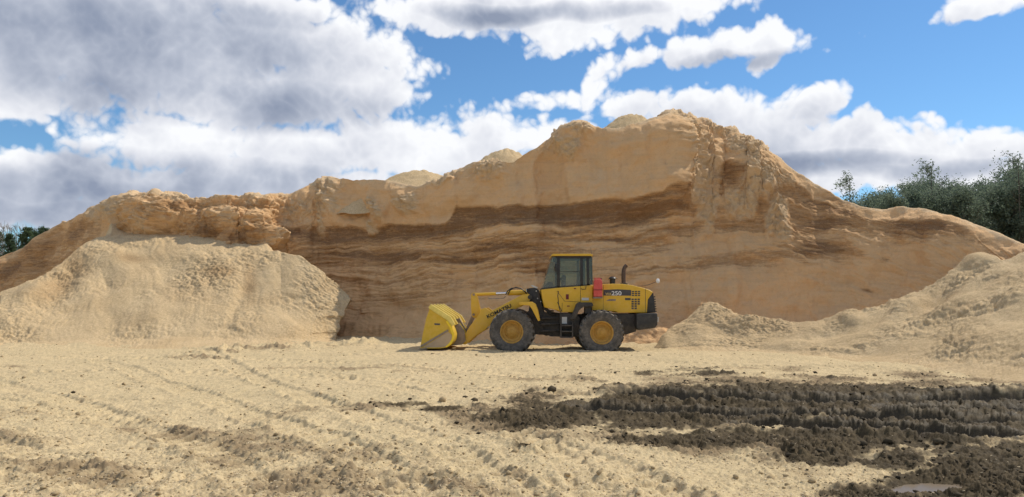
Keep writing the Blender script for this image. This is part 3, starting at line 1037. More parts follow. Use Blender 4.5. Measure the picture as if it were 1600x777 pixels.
def polyline_dist(X, Y, pts):
    """signed distance to a polyline and the length along it"""
    best = np.full(X.shape, 1e9)
    sgn = np.zeros(X.shape)
    along = np.zeros(X.shape)
    acc = 0.0
    for (x0, y0), (x1, y1) in zip(pts[:-1], pts[1:]):
        dx, dy = x1 - x0, y1 - y0
        L = math.hypot(dx, dy)
        t = np.clip(((X - x0) * dx + (Y - y0) * dy) / (L * L), 0, 1)
        ex, ey = X - (x0 + t * dx), Y - (y0 + t * dy)
        d = np.hypot(ex, ey)
        m = d < best
        best = np.where(m, d, best)
        sgn = np.where(m, (dx * ey - dy * ex) / L, sgn)
        along = np.where(m, acc + t * L, along)
        acc += L
    return best, sgn, along


def curve_pts(keys, n=26):
    k = np.array(keys, float)
    s = np.linspace(0, len(k) - 1, n)
    i = np.arange(len(k))
    return [world_pt(np.interp(v, i, k[:, 0]), np.interp(v, i, k[:, 1])) for v in s]


pxg = np.concatenate([np.linspace(-3200, -220, 24), columns(-200, 1800, -60, 1660, 1.5, 6), np.linspace(1830, 4800, 24)])
yg = np.concatenate([np.linspace(1.2, 5.2, 14), ground_y(np.arange(845, 640, -0.62)), ground_y(np.arange(640, 521, -0.5)), np.array([42, 48, 60, 90, 160, 400, 1200, 5000.0])])
YY, PXG = np.meshgrid(yg, pxg, indexing='ij')
XX = (PXG - 800) / F_PX * (YY * CP - CAM_H * SP)
PYG = py_of(YY, 0 * YY)
near = (1 - sstep(36, 46, YY)) * (1 - sstep(26, 34, np.abs(XX)))

# wet mud churned up by the machines
MUD_E = [(1300, 642, 430, 44), (1020, 648, 240, 36), (880, 655, 150, 22), (1480, 672, 320, 46), (1330, 688, 160, 26), (1560, 722, 180, 36),
         (1250, 622, 360, 20), (1430, 748, 100, 18, 5), (1530, 760, 150, 32), (1270, 715, 80, 26), (1400, 722, 80, 22), (1380, 772, 90, 18), (1100, 690, 120, 16)]
mud = ellipses(PXG, PYG, MUD_E)
pale_in_mud = ellipses(PXG, PYG, [(1190, 742, 90, 18), (1330, 748, 26, 6), (1130, 712, 70, 8)])
lumpy = fbm(XX * 0.9, YY * 0.9, 2.0, 4)
mud0 = mud
mud = mud + (0.30 * lumpy + 0.16 * fbm(XX * 5, YY * 5, 12.0, 3, 0.6)) * sstep(0.03, 0.2, mud) - 0.75 * pale_in_mud
small = ellipses(PXG, PYG, [(1010, 583, 120, 5, 2), (1110, 587, 110, 3), (960, 590, 50, 4, 10), (830, 705, 26, 6), (830, 612, 14, 3), (685, 640, 46, 7), (640, 634, 70, 4),
                            (1420, 568, 10, 3), (1380, 560, 8, 2.5), (1510, 572, 8, 3), (1300, 592, 14, 4)])
mud = np.clip(np.maximum(mud, 0.60 * small + 0.35 * lumpy * (small > 0.15)), 0, 1)
dirt_spots = ellipses(PXG, PYG, [(360, 552, 90, 7, 8), (430, 546, 60, 5), (520, 540, 50, 4), (300, 560, 40, 4), (20, 572, 30, 3), (560, 640, 100, 8), (420, 690, 200, 16, -8), (250, 670, 120, 10, -6),
                                 (150, 740, 120, 20, -8), (650, 740, 160, 14, -18), (960, 588, 160, 6), (1180, 575, 160, 5), (720, 655, 80, 12), (1150, 715, 140, 12), (30, 690, 80, 10),
                                 (760, 735, 60, 10, -15), (1250, 600, 330, 8), (560, 575, 160, 4), (640, 580, 60, 3), (1480, 590, 140, 12)])
dirt = np.clip(0.72 * dirt_spots * (0.6 + 0.9 * np.clip(lumpy, -0.5, 1)) + 0.42 * np.clip(fbm(XX * 0.45, YY * 0.45, 7.0, 5, 0.6), 0, 1) * (1 - 0.6 * sstep(12, 20, YY)) + 0.30 * sstep(12, 6.5, YY) * (1 - sstep(-1.5, 1.0, XX)) * (0.8 + 0.5 * lumpy) + 0.95 * sstep(0.05, 0.42, mud0) * (0.65 + 0.6 * lumpy), 0, 1)

Z = 0.05 * fbm(XX * 0.25, YY * 0.25, 1.0, 3) + 0.030 * fbm(XX * 1.1, YY * 1.1, 3.0, 4)
Z = Z + (0.010 + 0.022 * dirt) * billow(XX * 4.5, YY * 4.5, 5.0, 4, 0.6)
Z = Z + 0.006 * billow(XX * 13, YY * 13, 2.0, 3, 0.6)

# tyre tracks with tread prints
TRACKS = [
    ([(300, 540), (420, 600), (560, 650), (700, 700), (800, 777), (860, 840)], 0.26, 0.055, 0.24),
    ([(150, 560), (330, 625), (520, 690), (640, 760), (680, 840)], 0.26, 0.045, 0.24),
    ([(-40, 590), (150, 640), (330, 700), (430, 777), (460, 840)], 0.26, 0.045, 0.24),
    ([(-60, 680), (60, 710), (160, 770), (190, 840)], 0.26, 0.040, 0.24),
    ([(0, 556), (300, 560), (650, 572), (1000, 600)], 0.28, 0.035, 0.26),
    ([(0, 585), (300, 580), (600, 590), (900, 620)], 0.28, 0.03, 0.26),
    ([(560, 553), (800, 556), (1100, 566), (1500, 580)], 0.28, 0.03, 0.26),
    ([(820, 690), (960, 730), (1060, 777), (1100, 840)], 0.26, 0.05, 0.24),
    ([(480, 575), (640, 610), (760, 660), (900, 730), (980, 840)], 0.24, 0.03, 0.22),
    ([(-40, 625), (200, 660), (420, 720), (540, 800), (560, 850)], 0.24, 0.03, 0.22),
    ([(-40, 735), (300, 742), (650, 757), (1000, 762)], 0.24, 0.025, 0.22),
]
bl_track = billow(XX * 5, YY * 5, 1.5, 3)
bk_track = fbm(XX * 0.7, YY * 0.7, 2.5, 3)
for keys, hw, dep, pitch in TRACKS:
    pts = curve_pts(keys)
    d, s, al = polyline_dist(XX, YY, pts)
    inside = 1 - sstep(hw * 0.75, hw * 1.05, d)
    berm = np.exp(-((d - hw * 1.25) / (hw * 0.34)) ** 2)
    lug = np.sin(2 * math.pi * (al / pitch) + np.sign(s) * d * 9.0)
    brk = 0.72 * np.clip(0.8 + 0.5 * bk_track, 0.15, 1.2)
    Z = Z + brk * (-dep * inside + 0.8 * dep * berm * (0.7 + 0.9 * bl_track) + 0.028 * np.sign(lug) * np.abs(lug) ** 0.5 * inside)
    dirt = np.clip(dirt + 0.35 * brk * (berm * 0.7 + inside * 0.3 * (lug < 0)), 0, 1)

# mud relief: clods and deep ruts
m = np.clip(mud * 1.3, 0, 1)
Z = Z + m * (0.02 + 0.024 * np.clip(billow(XX * 4.2, YY * 4.2, 4.0, 5, 0.7), -2, 1.6) * (0.5 + 0.9 * np.clip(0.4 + fbm(XX * 0.8, YY * 0.8, 22.0, 2), 0, 1.3)) + 0.012 * billow(XX * 10, YY * 10, 1.0, 3, 0.6))
RUTS = [([(930, 642), (1130, 650), (1300, 657), (1450, 662), (1760, 668)], 0.36, 0.22), ([(1000, 617), (1180, 626), (1400, 631), (1760, 631)], 0.50, 0.27),
        ([(1180, 672), (1330, 678), (1470, 684), (1760, 694)], 0.30, 0.20), ([(1400, 648), (1600, 647), (1760, 646)], 0.26, 0.20)]
wet = np.zeros_like(Z)
calm_mud = np.zeros_like(Z)
bl_rut = billow(XX * 3, YY * 3, 7.5, 4)
for keys, hw, dep in RUTS:
    d, s, al = polyline_dist(XX, YY, curve_pts(keys))
    wob = d + 0.07 * fbm(XX * 1.6, YY * 1.6, hw * 50, 3)
    inside = 1 - sstep(hw * 0.78, hw * 1.05, wob)
    berm = np.exp(-((d - hw * 1.35) / 0.16) ** 2)
    Z = Z * (1 - 0.93 * inside) + (-dep) * inside + berm * dep * (0.30 + 0.10 * np.clip(bl_rut, -1.5, 1.5))
    mud = np.clip(mud + 0.3 * inside, 0, 1)
    wet = np.maximum(wet, (1 - sstep(hw * 0.85, hw * 1.15, wob)) * sstep(0.35, 0.6, mud))
    wet = np.maximum(wet, 0.35 * np.exp(-((d - hw * 1.2) / 0.07) ** 2) * sstep(0.35, 0.6, mud))
    calm_mud = np.maximum(calm_mud, 1 - sstep(hw * 1.1, hw * 1.5, d))
# the far lip of the mud stands up as a bank
d, s, al = polyline_dist(XX, YY, curve_pts([(980, 606), (1150, 606), (1300, 614), (1450, 620), (1760, 628)]))
Z = Z + 0.11 * np.exp(-(d / 0.40) ** 2) * (0.75 + 0.22 * np.clip(billow(XX * 4.2, YY * 4.2, 9.5, 4, 0.6), -1.5, 1.5)) * sstep(0.1, 0.3, mud)
d, s, al = polyline_dist(XX, YY, curve_pts([(890, 588), (980, 582), (1100, 584), (1220, 592)]))
Z = Z + 0.05 * np.exp(-(d / 0.30) ** 2) * np.clip(0.5 + 0.8 * billow(XX * 3.4, YY * 3.4, 19.5, 4), 0, 2)
# hollows that hold water
PUDDLES = [(1455, 757, 75, 11), (1345, 715, 34, 7)]
pud = ellipses(PXG, PYG, PUDDLES)
Z = Z * (1 - 0.75 * sstep(0.25, 0.7, pud)) - 0.085 * sstep(0.2, 0.7, pud)
# spilled sawdust between yard and heaps
foot = sstep(26.5, 29.5, YY)
Z = Z + foot * 0.06 * (0.6 + billow(XX * 1.4, YY * 1.4, 6.0, 4))
spots = ellipses(PXG, PYG, [(350, 550, 60, 4, 6), (430, 545, 40, 4), (560, 537, 30, 3), (480, 541, 24, 2.5)])
Z = Z + 0.16 * spots * (0.5 + 0.8 * billow(XX * 2.2, YY * 2.2, 3.7, 4))
Z = Z * near - 0.02 * (1 - near)
GROUND_Z = Z
P = np.stack([XX, YY, Z], axis=-1)
mud_q = (mud[:-1, :-1] + mud[1:, 1:] + mud[:-1, 1:] + mud[1:, :-1]) / 4 > 0.40
me = sheet_mesh("ground", P, {'mud': mud, 'dirt': dirt, 'wet': wet * 0.9}, ~mud_q)
# the same yard behind the camera, out to the horizon
bm = bmesh.new()
bm.from_mesh(me)
vs = [bm.verts.new(c) for c in ((-5000, -5000, -0.02), (5000, -5000, -0.02), (5000, 1.15, -0.02), (-5000, 1.15, -0.02))]
bm.faces.new(vs)
bm.to_mesh(me)
bm.free()
ground = mesh_obj("ground", me, M_GROUND)
tag(ground, "pale trodden sawdust yard with tyre tracks", kind="structure")
me = sheet_mesh("mud_patch", P, {'mud': mud, 'dirt': dirt, 'wet': wet * 0.9}, mud_q)
mudo = mesh_obj("mud_patch", me, M_GROUND)
tag(mudo, "dark churned mud with wheel ruts across the yard", kind="structure")

_gi = np.argsort(pxg)


def ground_z(x, y):
    """height of the yard under a point"""
    px = 800 + F_PX * x / (y * CP - CAM_H * SP)
    j = int(np.clip(np.searchsorted(pxg, px), 1, len(pxg) - 1))
    i = int(np.clip(np.searchsorted(yg, y), 1, len(yg) - 1))
    return float(GROUND_Z[i, j])


# puddles
mw, tw, bw = new_mat("muddy_water")
bw.inputs['Base Color'].default_value = (0.20, 0.15, 0.10, 1)
bw.inputs['Roughness'].default_value = 0.3
bw.inputs['Specular IOR Level'].default_value = 0.2
for (cx, cy, rx, ry) in PUDDLES:
    x0, y0 = world_pt(cx, cy)
    bm = bmesh.new()
    ring = []
    for i in range(40):
        a = i / 40 * 2 * math.pi
        w = 1.0 + 0.18 * math.sin(3 * a + cx) + 0.1 * math.sin(5 * a)
        x1, y1 = world_pt(cx + rx * 1.25 * w * math.cos(a), cy - ry * 1.25 * w * math.sin(a))
        ring.append(bm.verts.new((x1 - x0, y1 - y0, 0)))
    bm.faces.new(ring)
    me = bpy.data.meshes.new("puddle")
    bm.to_mesh(me)
    bm.free()
    o = mesh_obj("puddle", me, mw)
    o.location = (x0, y0, -0.052)
    tag(o, "shallow brown puddle lying in the mud", kind="structure")

# ================================================================== trees
M_BARK = plain_mat("bark", (0.11, 0.095, 0.075), 0.9, var=0.3, bumpy=0.4)
M_BARE = plain_mat("grey_bark", (0.24, 0.22, 0.20), 0.9, var=0.25)
M_LEAF = leaf_mat("poplar_leaves", (0.15, 0.195, 0.13), (0.205, 0.25, 0.18))  # greens lightened and greyed, distance haze painted into the leaves
M_NEEDLE = leaf_mat("pine_needles", (0.08, 0.12, 0.062), (0.11, 0.15, 0.08))  # needles lightened for haze as well


def limb_mesh(paths, sides=5):
    """tapered tubes: paths = list of (points, r0, r1)"""
    V, Fq = [], []
    for pts, r0, r1 in paths:
        pts = [Vector(p) for p in pts]
        n = len(pts)
        base = len(V)
        for i, p in enumerate(pts):
            d = (pts[min(i + 1, n - 1)] - pts[max(i - 1, 0)]).normalized()
            a = d.cross(Vector((0.31, 0.95, 0.11))).normalized()
            b = d.cross(a)
            r = r0 + (r1 - r0) * i / (n - 1)
            for k in range(sides):
                t = 2 * math.pi * k / sides
                V.append(p + a * (r * math.cos(t)) + b * (r * math.sin(t)))
        for i in range(n - 1):
            for k in range(sides):
                k2 = (k + 1) % sides
                Fq.append((base + i * sides + k, base + i * sides + k2, base + (i + 1) * sides + k2, base + (i + 1) * sides + k))
    return soup_mesh("trunk", [tuple(v) for v in V], Fq)


def leaf_soup(C, size, rs, stretch=1.5):
    """one small pointed quad per leaf centre"""
    n = len(C)
    a = rs.normal(size=(n, 3))
    a /= np.linalg.norm(a, axis=1)[:, None]
    b = np.cross(a, rs.normal(size=(n, 3)))
    b /= np.linalg.norm(b, axis=1)[:, None]
    s = size * rs.uniform(0.6, 1.3, size=(n, 1))
    V = np.stack([C - a * s * stretch, C - b * s * 0.7 + a * s * 0.1, C + a * s * stretch, C + b * s * 0.7 + a * s * 0.1], axis=1).reshape(-1, 3)
    Fq = np.arange(4 * n).reshape(n, 4)
    return soup_mesh("crown", V, Fq)


def poplar(seed, H, spread, n_limb, n_leaf, size=0.062, low=0.12):
    rs = np.random.default_rng(seed)
    lean = rs.normal(0, 0.03, 2)
    top = np.array([lean[0] * H, lean[1] * H, H])
    paths = [([(0, 0, -0.2), tuple(top * 0.35 + rs.normal(0, 0.05, 3)), tuple(top * 0.7 + rs.normal(0, 0.08, 3)), tuple(top * 0.98)], 0.011 * H, 0.012)]
    cents = []
    for i in range(n_limb):
        f = low + (0.97 - low) * (i + rs.uniform(0, 1)) / n_limb
        p0 = top * f
        az_ = rs.uniform(0, 2 * math.pi)
        wid = spread * (0.35 + 1.1 * math.sin(math.pi * min(1, (1 - f) * 1.05 + 0.05)) ** 0.8) * rs.uniform(0.55, 1.25)
        out = np.array([math.cos(az_), math.sin(az_), 0]) * wid
        p2 = p0 + out + np.array([0, 0, wid * rs.uniform(0.7, 1.4)])
        p1 = p0 + out * 0.5 + np.array([0, 0, wid * 0.3])
        paths.append(([tuple(p0), tuple(p1), tuple(p2)], 0.0045 * H * (1.1 - f) + 0.008, 0.006))
        for k in range(7):
            s = rs.uniform(0.2, 1.05)
            c = p0 + (p2 - p0) * s + rs.normal(0, 0.16 * wid + 0.08, 3)
            cents.append((c, 0.10 + 0.16 * spread * rs.uniform(0.5, 1.2)))
            if k < 4:
                paths.append(([tuple(p0 + (p2 - p0) * s * 0.8), tuple(c)], 0.010, 0.004))
    cents.append((top, 0.12))
    w = np.array([c[1] for c in cents])
    pick = rs.choice(len(cents), n_leaf, p=w / w.sum())
    C = np.array([c[0] for c in cents])[pick] + rs.normal(size=(n_leaf, 3)) * (w[pick] * 0.8)[:, None] * np.array([1, 1, 1.25])
    C[:, 2] = np.clip(C[:, 2], 0.3, None)
    return limb_mesh(paths), leaf_soup(C, size, rs)


def pine(seed, H, n_leaf):
    rs = np.random.default_rng(seed)
    paths = [([(0, 0, -0.2), (0.05, 0, H * 0.5), (0, 0.04, H)], 0.014 * H, 0.01)]
    C = []
    tiers = 26
    for i in range(tiers):
        f = 0.12 + 0.86 * i / tiers
        L = H * 0.20 * (1.06 - f) ** 0.8 * rs.uniform(0.7, 1.15) + 0.12
        for k in range(6):
            a = rs.uniform(0, 2 * math.pi)
            p0 = np.array([0, 0, H * f])
            p1 = p0 + np.array([math.cos(a) * L, math.sin(a) * L, -0.15 * L + rs.normal(0, 0.05)])
            paths.append(([tuple(p0), tuple(p1)], 0.018, 0.005))
            m_ = max(3, int(n_leaf / (tiers * 6)))
            s = rs.uniform(0.15, 1.05, m_)[:, None]
            C.append(p0 + (p1 - p0) * s + rs.normal(0, 0.10, (m_, 3)))
    return limb_mesh(paths), leaf_soup(np.concatenate(C), 0.075, rs, 2.2)


def bare(seed, H):
    rs = np.random.default_rng(seed)
    paths = [([(0, 0, -0.2), (0.1, 0, H * 0.4), (0.05, 0.1, H * 0.75), (0, 0, H)], 0.012 * H, 0.01)]

    def grow(p, d, L, r, lev):
        q = p + d * L
        paths.append(([tuple(p), tuple((p + q) / 2 + rs.normal(0, 0.04 * L, 3)), tuple(q)], r, r * 0.45))
        if lev < 3:
            for _ in range(4):
                nd = d + rs.normal(0, 0.45, 3) + np.array([0, 0, 0.25])
                nd /= np.linalg.norm(nd)
                grow(p + (q - p) * rs.uniform(0.35, 1.0), nd, L * rs.uniform(0.45, 0.65), r * 0.55, lev + 1)
    for i in range(13):
        f = 0.25 + 0.7 * i / 13
        a = rs.uniform(0, 2 * math.pi)
        d = np.array([math.cos(a) * 0.6, math.sin(a) * 0.6, 0.85])
        grow(np.array([0.05, 0.05, H * f]), d / np.linalg.norm(d), H * 0.22 * (1.15 - f) + 0.2, 0.035, 1)
    return limb_mesh(paths, 4)


def place_tree(name, trunk_me, crown_me, mats, px, py_top, Y, H, label, group, seed):
    rs = random.Random(seed)
    zt_ = float(z_at(py_top, Y))
    root = empty(name, (float(at(px, Y, zt_ / 2)), Y, -0.02), rs.uniform(0, 6.28))
    if crown_me is not None:                      # true height of this crown
        cz = np.empty(len(crown_me.vertices) * 3, np.float32)
        crown_me.vertices.foreach_get('co', cz)
        H = float(np.percentile(cz[2::3], 99.7))
    s = zt_ / H
    wsc = s * rs.uniform(0.9, 1.2)
    root.scale = (wsc, wsc, s)
    tag(root, label, "tree", group)
    for nm, me_, mt in (("trunk", trunk_me, mats[0]), ("crown", crown_me, mats[1])):
        if me_ is None:
            continue
        if not me_.materials:
            me_.materials.append(mt)
        o_ = bpy.data.objects.new(nm, me_)
        COL.objects.link(o_)
        o_.parent = root
    return root


POPS = [poplar(21, 12, 1.35, 40, 15000), poplar(22, 12, 1.1, 36, 13000), poplar(23, 12, 1.6, 44, 16000), poplar(24, 12, 1.25, 38, 14000), poplar(25, 12, 1.0, 34, 11000)]
SPARSE = poplar(31, 12, 0.62, 24, 1900, 0.06, 0.3)
PY_TOP = [(1310, 305), (1345, 292), (1375, 283), (1400, 278), (1430, 262), (1452, 258), (1475, 268), (1500, 264), (1530, 272), (1555, 262), (1580, 246), (1600, 238), (1640, 232), (1700, 225), (1800, 215)]
k = 0
for row, (Y, dx, x0, dy) in enumerate(((58, 26, 1362, 26), (62, 26, 1345, 18), (66, 26, 1338, 14), (71, 30, 1330, 18))):
    px = x0
    while px < 1800:
        j = random.uniform(-6, 6)
        top = float(np.interp(px + j, [a for a, _ in PY_TOP], [b for _, b in PY_TOP])) + dy + random.uniform(0, 9)
        tm, cm_ = POPS[(k * 3 + row) % 5]
        lab = ["leafy green tree in the front row of the thicket behind the pile's right shoulder",
               "leafy green tree in the middle of the thicket behind the pile's right shoulder",
               "leafy green tree in the middle of the thicket behind the pile's right shoulder",
               "leafy green tree at the back of the thicket behind the pile's right shoulder"][row]
        place_tree("poplar_tree", tm, cm_, (M_BARK, M_LEAF), px + j, top, Y + random.uniform(-1.5, 1.5), 12, lab, "thicket of green trees behind the pile", k)
        k += 1
        px += dx * random.uniform(0.8, 1.25)
place_tree("sapling", SPARSE[0], SPARSE[1], (M_BARK, M_LEAF), 1327, 270, 60, 12, "thin sparse sapling standing clear at the edge of the thicket beside the pile's crest", None, 5)
place_tree("sapling", SPARSE[0], SPARSE[1], (M_BARK, M_LEAF), 1592, 238, 57, 12, "tall wispy sapling rising above the full green thicket", None, 9)
place_tree("sapling", SPARSE[0], SPARSE[1], (M_BARK, M_LEAF), 1455, 250, 60, 12, "wispy sapling with open top between two full thicket trees", None, 12)

PINES = [pine(41, 10, 6000), pine(42, 10, 5200)]
BARES = [bare(51, 10), bare(52, 10)]
for i, (px, pt, Y) in enumerate(((38, 356, 88), (66, 356, 96), (14, 366, 92), (52, 362, 99), (-8, 362, 96), (-40, 358, 95), (-80, 352, 92))):
    place_tree("pine_tree", *PINES[i % 2], (M_BARK, M_NEEDLE), px, pt, Y, 10, "dark green pine beyond the left slope of the pile", "pines beyond the pile's left slope", 60 + i)
for i, (px, pt, Y) in enumerate(((4, 344, 95), (14, 350, 101), (24, 347, 104), (-14, 343, 99), (46, 352, 106), (58, 354, 108), (-34, 345, 103), (-60, 340, 98), (33, 350, 110), (9, 347, 112))):
    place_tree("bare_tree", BARES[i % 2], None, (M_BARE, None), px, pt, Y, 10, "grey leafless tree among the pines beyond the pile's left slope", "leafless trees beyond the pile's left slope", 80 + i)

# ================================================================== the wheel loader
M_YEL = plain_mat("yellow_paint", (0.74, 0.42, 0.010), 0.42, spec=0.45, dust=0.34, var=0.06)
M_YELB = plain_mat("lit_bucket_yellow", (0.90, 0.62, 0.005), 0.4, spec=0.5, dust=0.16, var=0.06)  # brighter copy, sunlight on the bucket rim painted in
M_YELS = plain_mat("shaded_dusty_bucket_yellow", (0.70, 0.43, 0.01), 0.5, dust=0.36, dust_col=(0.42, 0.30, 0.17), var=0.12)  # darker dusty copy, shade of side plates and rib gaps painted in
M_GLINT = plain_mat("glint_yellow", (0.80, 0.60, 0.10), 0.5, dust=0.35, dust_col=(0.75, 0.66, 0.40), var=0.1)  # dusty pale yellow paints sun glints on the bucket ribs and cross bars
M_BLK = plain_mat("dusty_black_steel", (0.028, 0.026, 0.025), 0.6, dust=0.30, dust_col=(0.24, 0.18, 0.12), var=0.2)
M_TRIM = plain_mat("black_trim", (0.02, 0.02, 0.021), 0.45, dust=0.12, var=0.15)
M_GRYD = plain_mat("charcoal_decal", (0.055, 0.052, 0.055), 0.55, dust=0.10, var=0.08)
M_RUB = plain_mat("dusty_tyre_rubber", (0.040, 0.038, 0.036), 0.85, dust=0.62, dust_col=(0.27, 0.225, 0.175), var=0.2, bumpy=0.3)
M_RIM = plain_mat("dusty_yellow_rim", (0.52, 0.27, 0.03), 0.6, dust=0.42, dust_col=(0.38, 0.26, 0.13), var=0.18)
M_STEEL = plain_mat("worn_steel", (0.26, 0.20, 0.15), 0.55, metal=0.3, dust=0.4, var=0.25)
M_CHROME = plain_mat("chrome_rod", (0.75, 0.75, 0.76), 0.15, metal=1.0, var=0.03)
M_WHT = plain_mat("white_sticker", (0.62, 0.60, 0.56), 0.6, dust=0.25, var=0.05)
M_RED = plain_mat("red_plastic", (0.62, 0.055, 0.045), 0.5, dust=0.22, dust_col=(0.62, 0.36, 0.27), var=0.08)
M_REDD = plain_mat("dark_red_plastic", (0.16, 0.02, 0.018), 0.5, var=0.1)
M_LAMP = plain_mat("lamp_lens", (0.75, 0.74, 0.70), 0.2, spec=0.6, var=0.03)
M_CLOTH = plain_mat("grey_seat_cloth", (0.045, 0.045, 0.05), 0.9, var=0.2)
M_DUSTY = plain_mat("dust_coated_steel", (0.50, 0.36, 0.22), 0.9, dust=0.4, var=0.12)
M_EXH = plain_mat("brown_exhaust_steel", (0.10, 0.065, 0.05), 0.6, metal=0.3, dust=0.2, var=0.2)
M_GLASS = glass_mat("cab_glass", (0.76, 0.80, 0.72))

YC = 26.42                                # distance of the loader's centre plane
XC = float(at(870, YC - 1.22, 0.8))       # its place along the face
HX = -0.36                                # hitch between front and rear frame
ART = math.radians(4.0)                   # the front frame is steered a little away
loader = empty("wheel_loader", (XC, YC, 0.0))
tag(loader, "yellow articulated wheel loader with bucket lowered, parked in front of the sawdust pile", "wheel loader")


def L(zx, zy, y, front=False):
    """local x, z of a point of the photograph (fourfold enlarged, origin 640, 380) on the plane y"""
    px, py = 640 + zx / 4.0, 380 + zy / 4.0
    a, b = (px - 800) / F_PX, -(py - 388.5) / F_PX
    d = Vector((a, CP - b * SP, SP + b * CP))
    o = Vector((-XC, -YC, CAM_H))
    if front:
        Rm = Matrix.Rotation(ART, 3, 'Z')
        o = Rm @ (o - Vector((HX, 0, 0)))
        d = Rm @ d
    t = (y - o.y) / d.y
    p = o + d * t
    return p.x, p.z


def fin(name, bm, mat, parent, front=False, smooth=False, bevel=0.0, seg=2):
    bmesh.ops.recalc_face_normals(bm, faces=bm.faces)
    if bevel:
        es = [e_ for e_ in bm.edges if len(e_.link_faces) == 2 and e_.calc_face_angle(0) > 0.5]
        bmesh.ops.bevel(bm, geom=es, offset=bevel, segments=seg, affect='EDGES', profile=0.6, clamp_overlap=True)
    me_ = bpy.data.meshes.new(name)
    bm.to_mesh(me_)
    bm.free()
    o_ = mesh_obj(name, me_, mat, parent)
    if smooth or bevel:
        me_.polygons.foreach_set('use_smooth', np.ones(len(me_.polygons), bool))
        me_.set_sharp_from_angle(angle=math.radians(38))
    if front and parent is loader:
        o_.location = (HX, 0, 0)
        o_.rotation_euler = (0, 0, -ART)
    return o_


def prism(bm, pts, y0, y1):
    a = [bm.verts.new((x, y0, z)) for x, z in pts]
    b = [bm.verts.new((x, y1, z)) for x, z in pts]
    bm.faces.new(a)
    bm.faces.new(list(reversed(b)))
    n = len(pts)
    for i in range(n):
        j = (i + 1) % n
        bm.faces.new((a[j], a[i], b[i], b[j]))


def extr(name, zpts, y0, y1, mat, parent=None, front=False, bevel=0.0, yref=None, seg=2):
    bm = bmesh.new()
    prism(bm, [L(zx, zy, y0 if yref is None else yref, front) for zx, zy in zpts], y0, y1)
    return fin(name, bm, mat, parent or loader, front, bevel=bevel, seg=seg)


def sweep(bm, pts, r, sides=8, caps=True):
    pts = [Vector(p) for p in pts]
    rings = []
    n = len(pts)
    rr = r if isinstance(r, (list, tuple)) else [r] * n
    up = Vector((0.13, 0.97, 0.21))
    for i, p in enumerate(pts):
        d = (pts[min(i + 1, n - 1)] - pts[max(i - 1, 0)]).normalized()
        a = d.cross(up)
        if a.length < 1e-3:
            a = d.cross(Vector((1, 0, 0)))
        a.normalize()
        b = d.cross(a)
        rings.append([bm.verts.new(p + a * (rr[i] * math.cos(2 * math.pi * k / sides)) + b * (rr[i] * math.sin(2 * math.pi * k / sides))) for k in range(sides)])
    for i in range(n - 1):
        for k in range(sides):
            k2 = (k + 1) % sides
            bm.faces.new((rings[i][k], rings[i][k2], rings[i + 1][k2], rings[i + 1][k]))
    if caps:
        bm.faces.new(list(reversed(rings[0])))
        bm.faces.new(rings[-1])


def tube(name, pts, r, mat, parent=None, front=False, sides=10):
    bm = bmesh.new()
    sweep(bm, pts, r, sides)
    o_ = fin(name, bm, mat, parent or loader, front, smooth=True)
    return o_


def zt3(zx, zy, y, front=False):
    x, z = L(zx, zy, y, front)
    return (x, y, z)


def strip(name, zpts, y, width, mat, parent=None, front=False, thick=0.004):
    """thin band along a line on a flat side"""
    bm = bmesh.new()
    P2 = [Vector(L(a, b, y, front)) for a, b in zpts]
    for p, q in zip(P2[:-1], P2[1:]):
        d = (q - p).normalized()
        nrm = Vector((-d.y, d.x)) * (width / 2)
        e_ = d * (width / 2)
        prism(bm, [tuple(p - nrm - e_), tuple(q - nrm + e_), tuple(q + nrm + e_), tuple(p + nrm - e_)], y - thick, y + thick)
    return fin(name, bm, mat, parent or loader, front)


def lathe(bm, prof, seg=48):
    """prof: list of (radius, y) revolved about the y axis"""
    rings = [[bm.verts.new((r * math.cos(2 * math.pi * k / seg), y, r * math.sin(2 * math.pi * k / seg))) for k in range(seg)] for r, y in prof]
    for a, b in zip(rings[:-1], rings[1:]):
        for k in range(seg):
            k2 = (k + 1) % seg
            bm.faces.new((a[k], a[k2], b[k2], b[k]))
    return rings


# ---- wheels (outer side towards -y)
TR = 0.755
TWD = 0.26


def tyre_mesh():
    bm = bmesh.new()
    lathe(bm, [(0.365, -0.20), (0.40, -0.235), (0.50, -0.262), (0.60, -0.262), (0.675, -0.245), (0.705, -0.205), (0.715, -0.10), (0.716, 0.0), (0.715, 0.10),
               (0.705, 0.205), (0.675, 0.245), (0.60, 0.262), (0.50, 0.262), (0.40, 0.235), (0.365, 0.20)], 64)
    nl = 22
    for side in (-1, 1):
        for k in range(nl):
            a0 = 2 * math.pi * (k + (0.5 if side > 0 else 0)) / nl
            prev = None
            # each lug: a bent block running from the shoulder to the middle of the tread
            path = [(0.0, 0.02, TR), (0.10, 0.14, TR), (0.155, 0.235, TR - 0.012), (0.165, 0.262, TR - 0.075)]
            for da, y, r in path:
                w = 0.062 if y > 0.2 else 0.055
                ring = []
                for (rr, s) in ((r, -1), (r, 1), (r - 0.07, 1), (r - 0.07, -1)):
                    a = a0 + da + s * w
                    ring.append(bm.verts.new((rr * math.cos(a), side * y, rr * math.sin(a))))
                if prev:
                    for i in range(4):
                        j = (i + 1) % 4
                        bm.faces.new((prev[i], prev[j], ring[j], ring[i]))
                else:
                    bm.faces.new(ring)
                prev = ring
            bm.faces.new(list(reversed(prev)))
    bmesh.ops.recalc_face_normals(bm, faces=bm.faces)
    me_ = bpy.data.meshes.new("tyre")
    bm.to_mesh(me_)
    bm.free()
    me_.polygons.foreach_set('use_smooth', np.ones(len(me_.polygons), bool))
    me_.set_sharp_from_angle(angle=math.radians(35))
    me_.materials.append(M_RUB)
    return me_


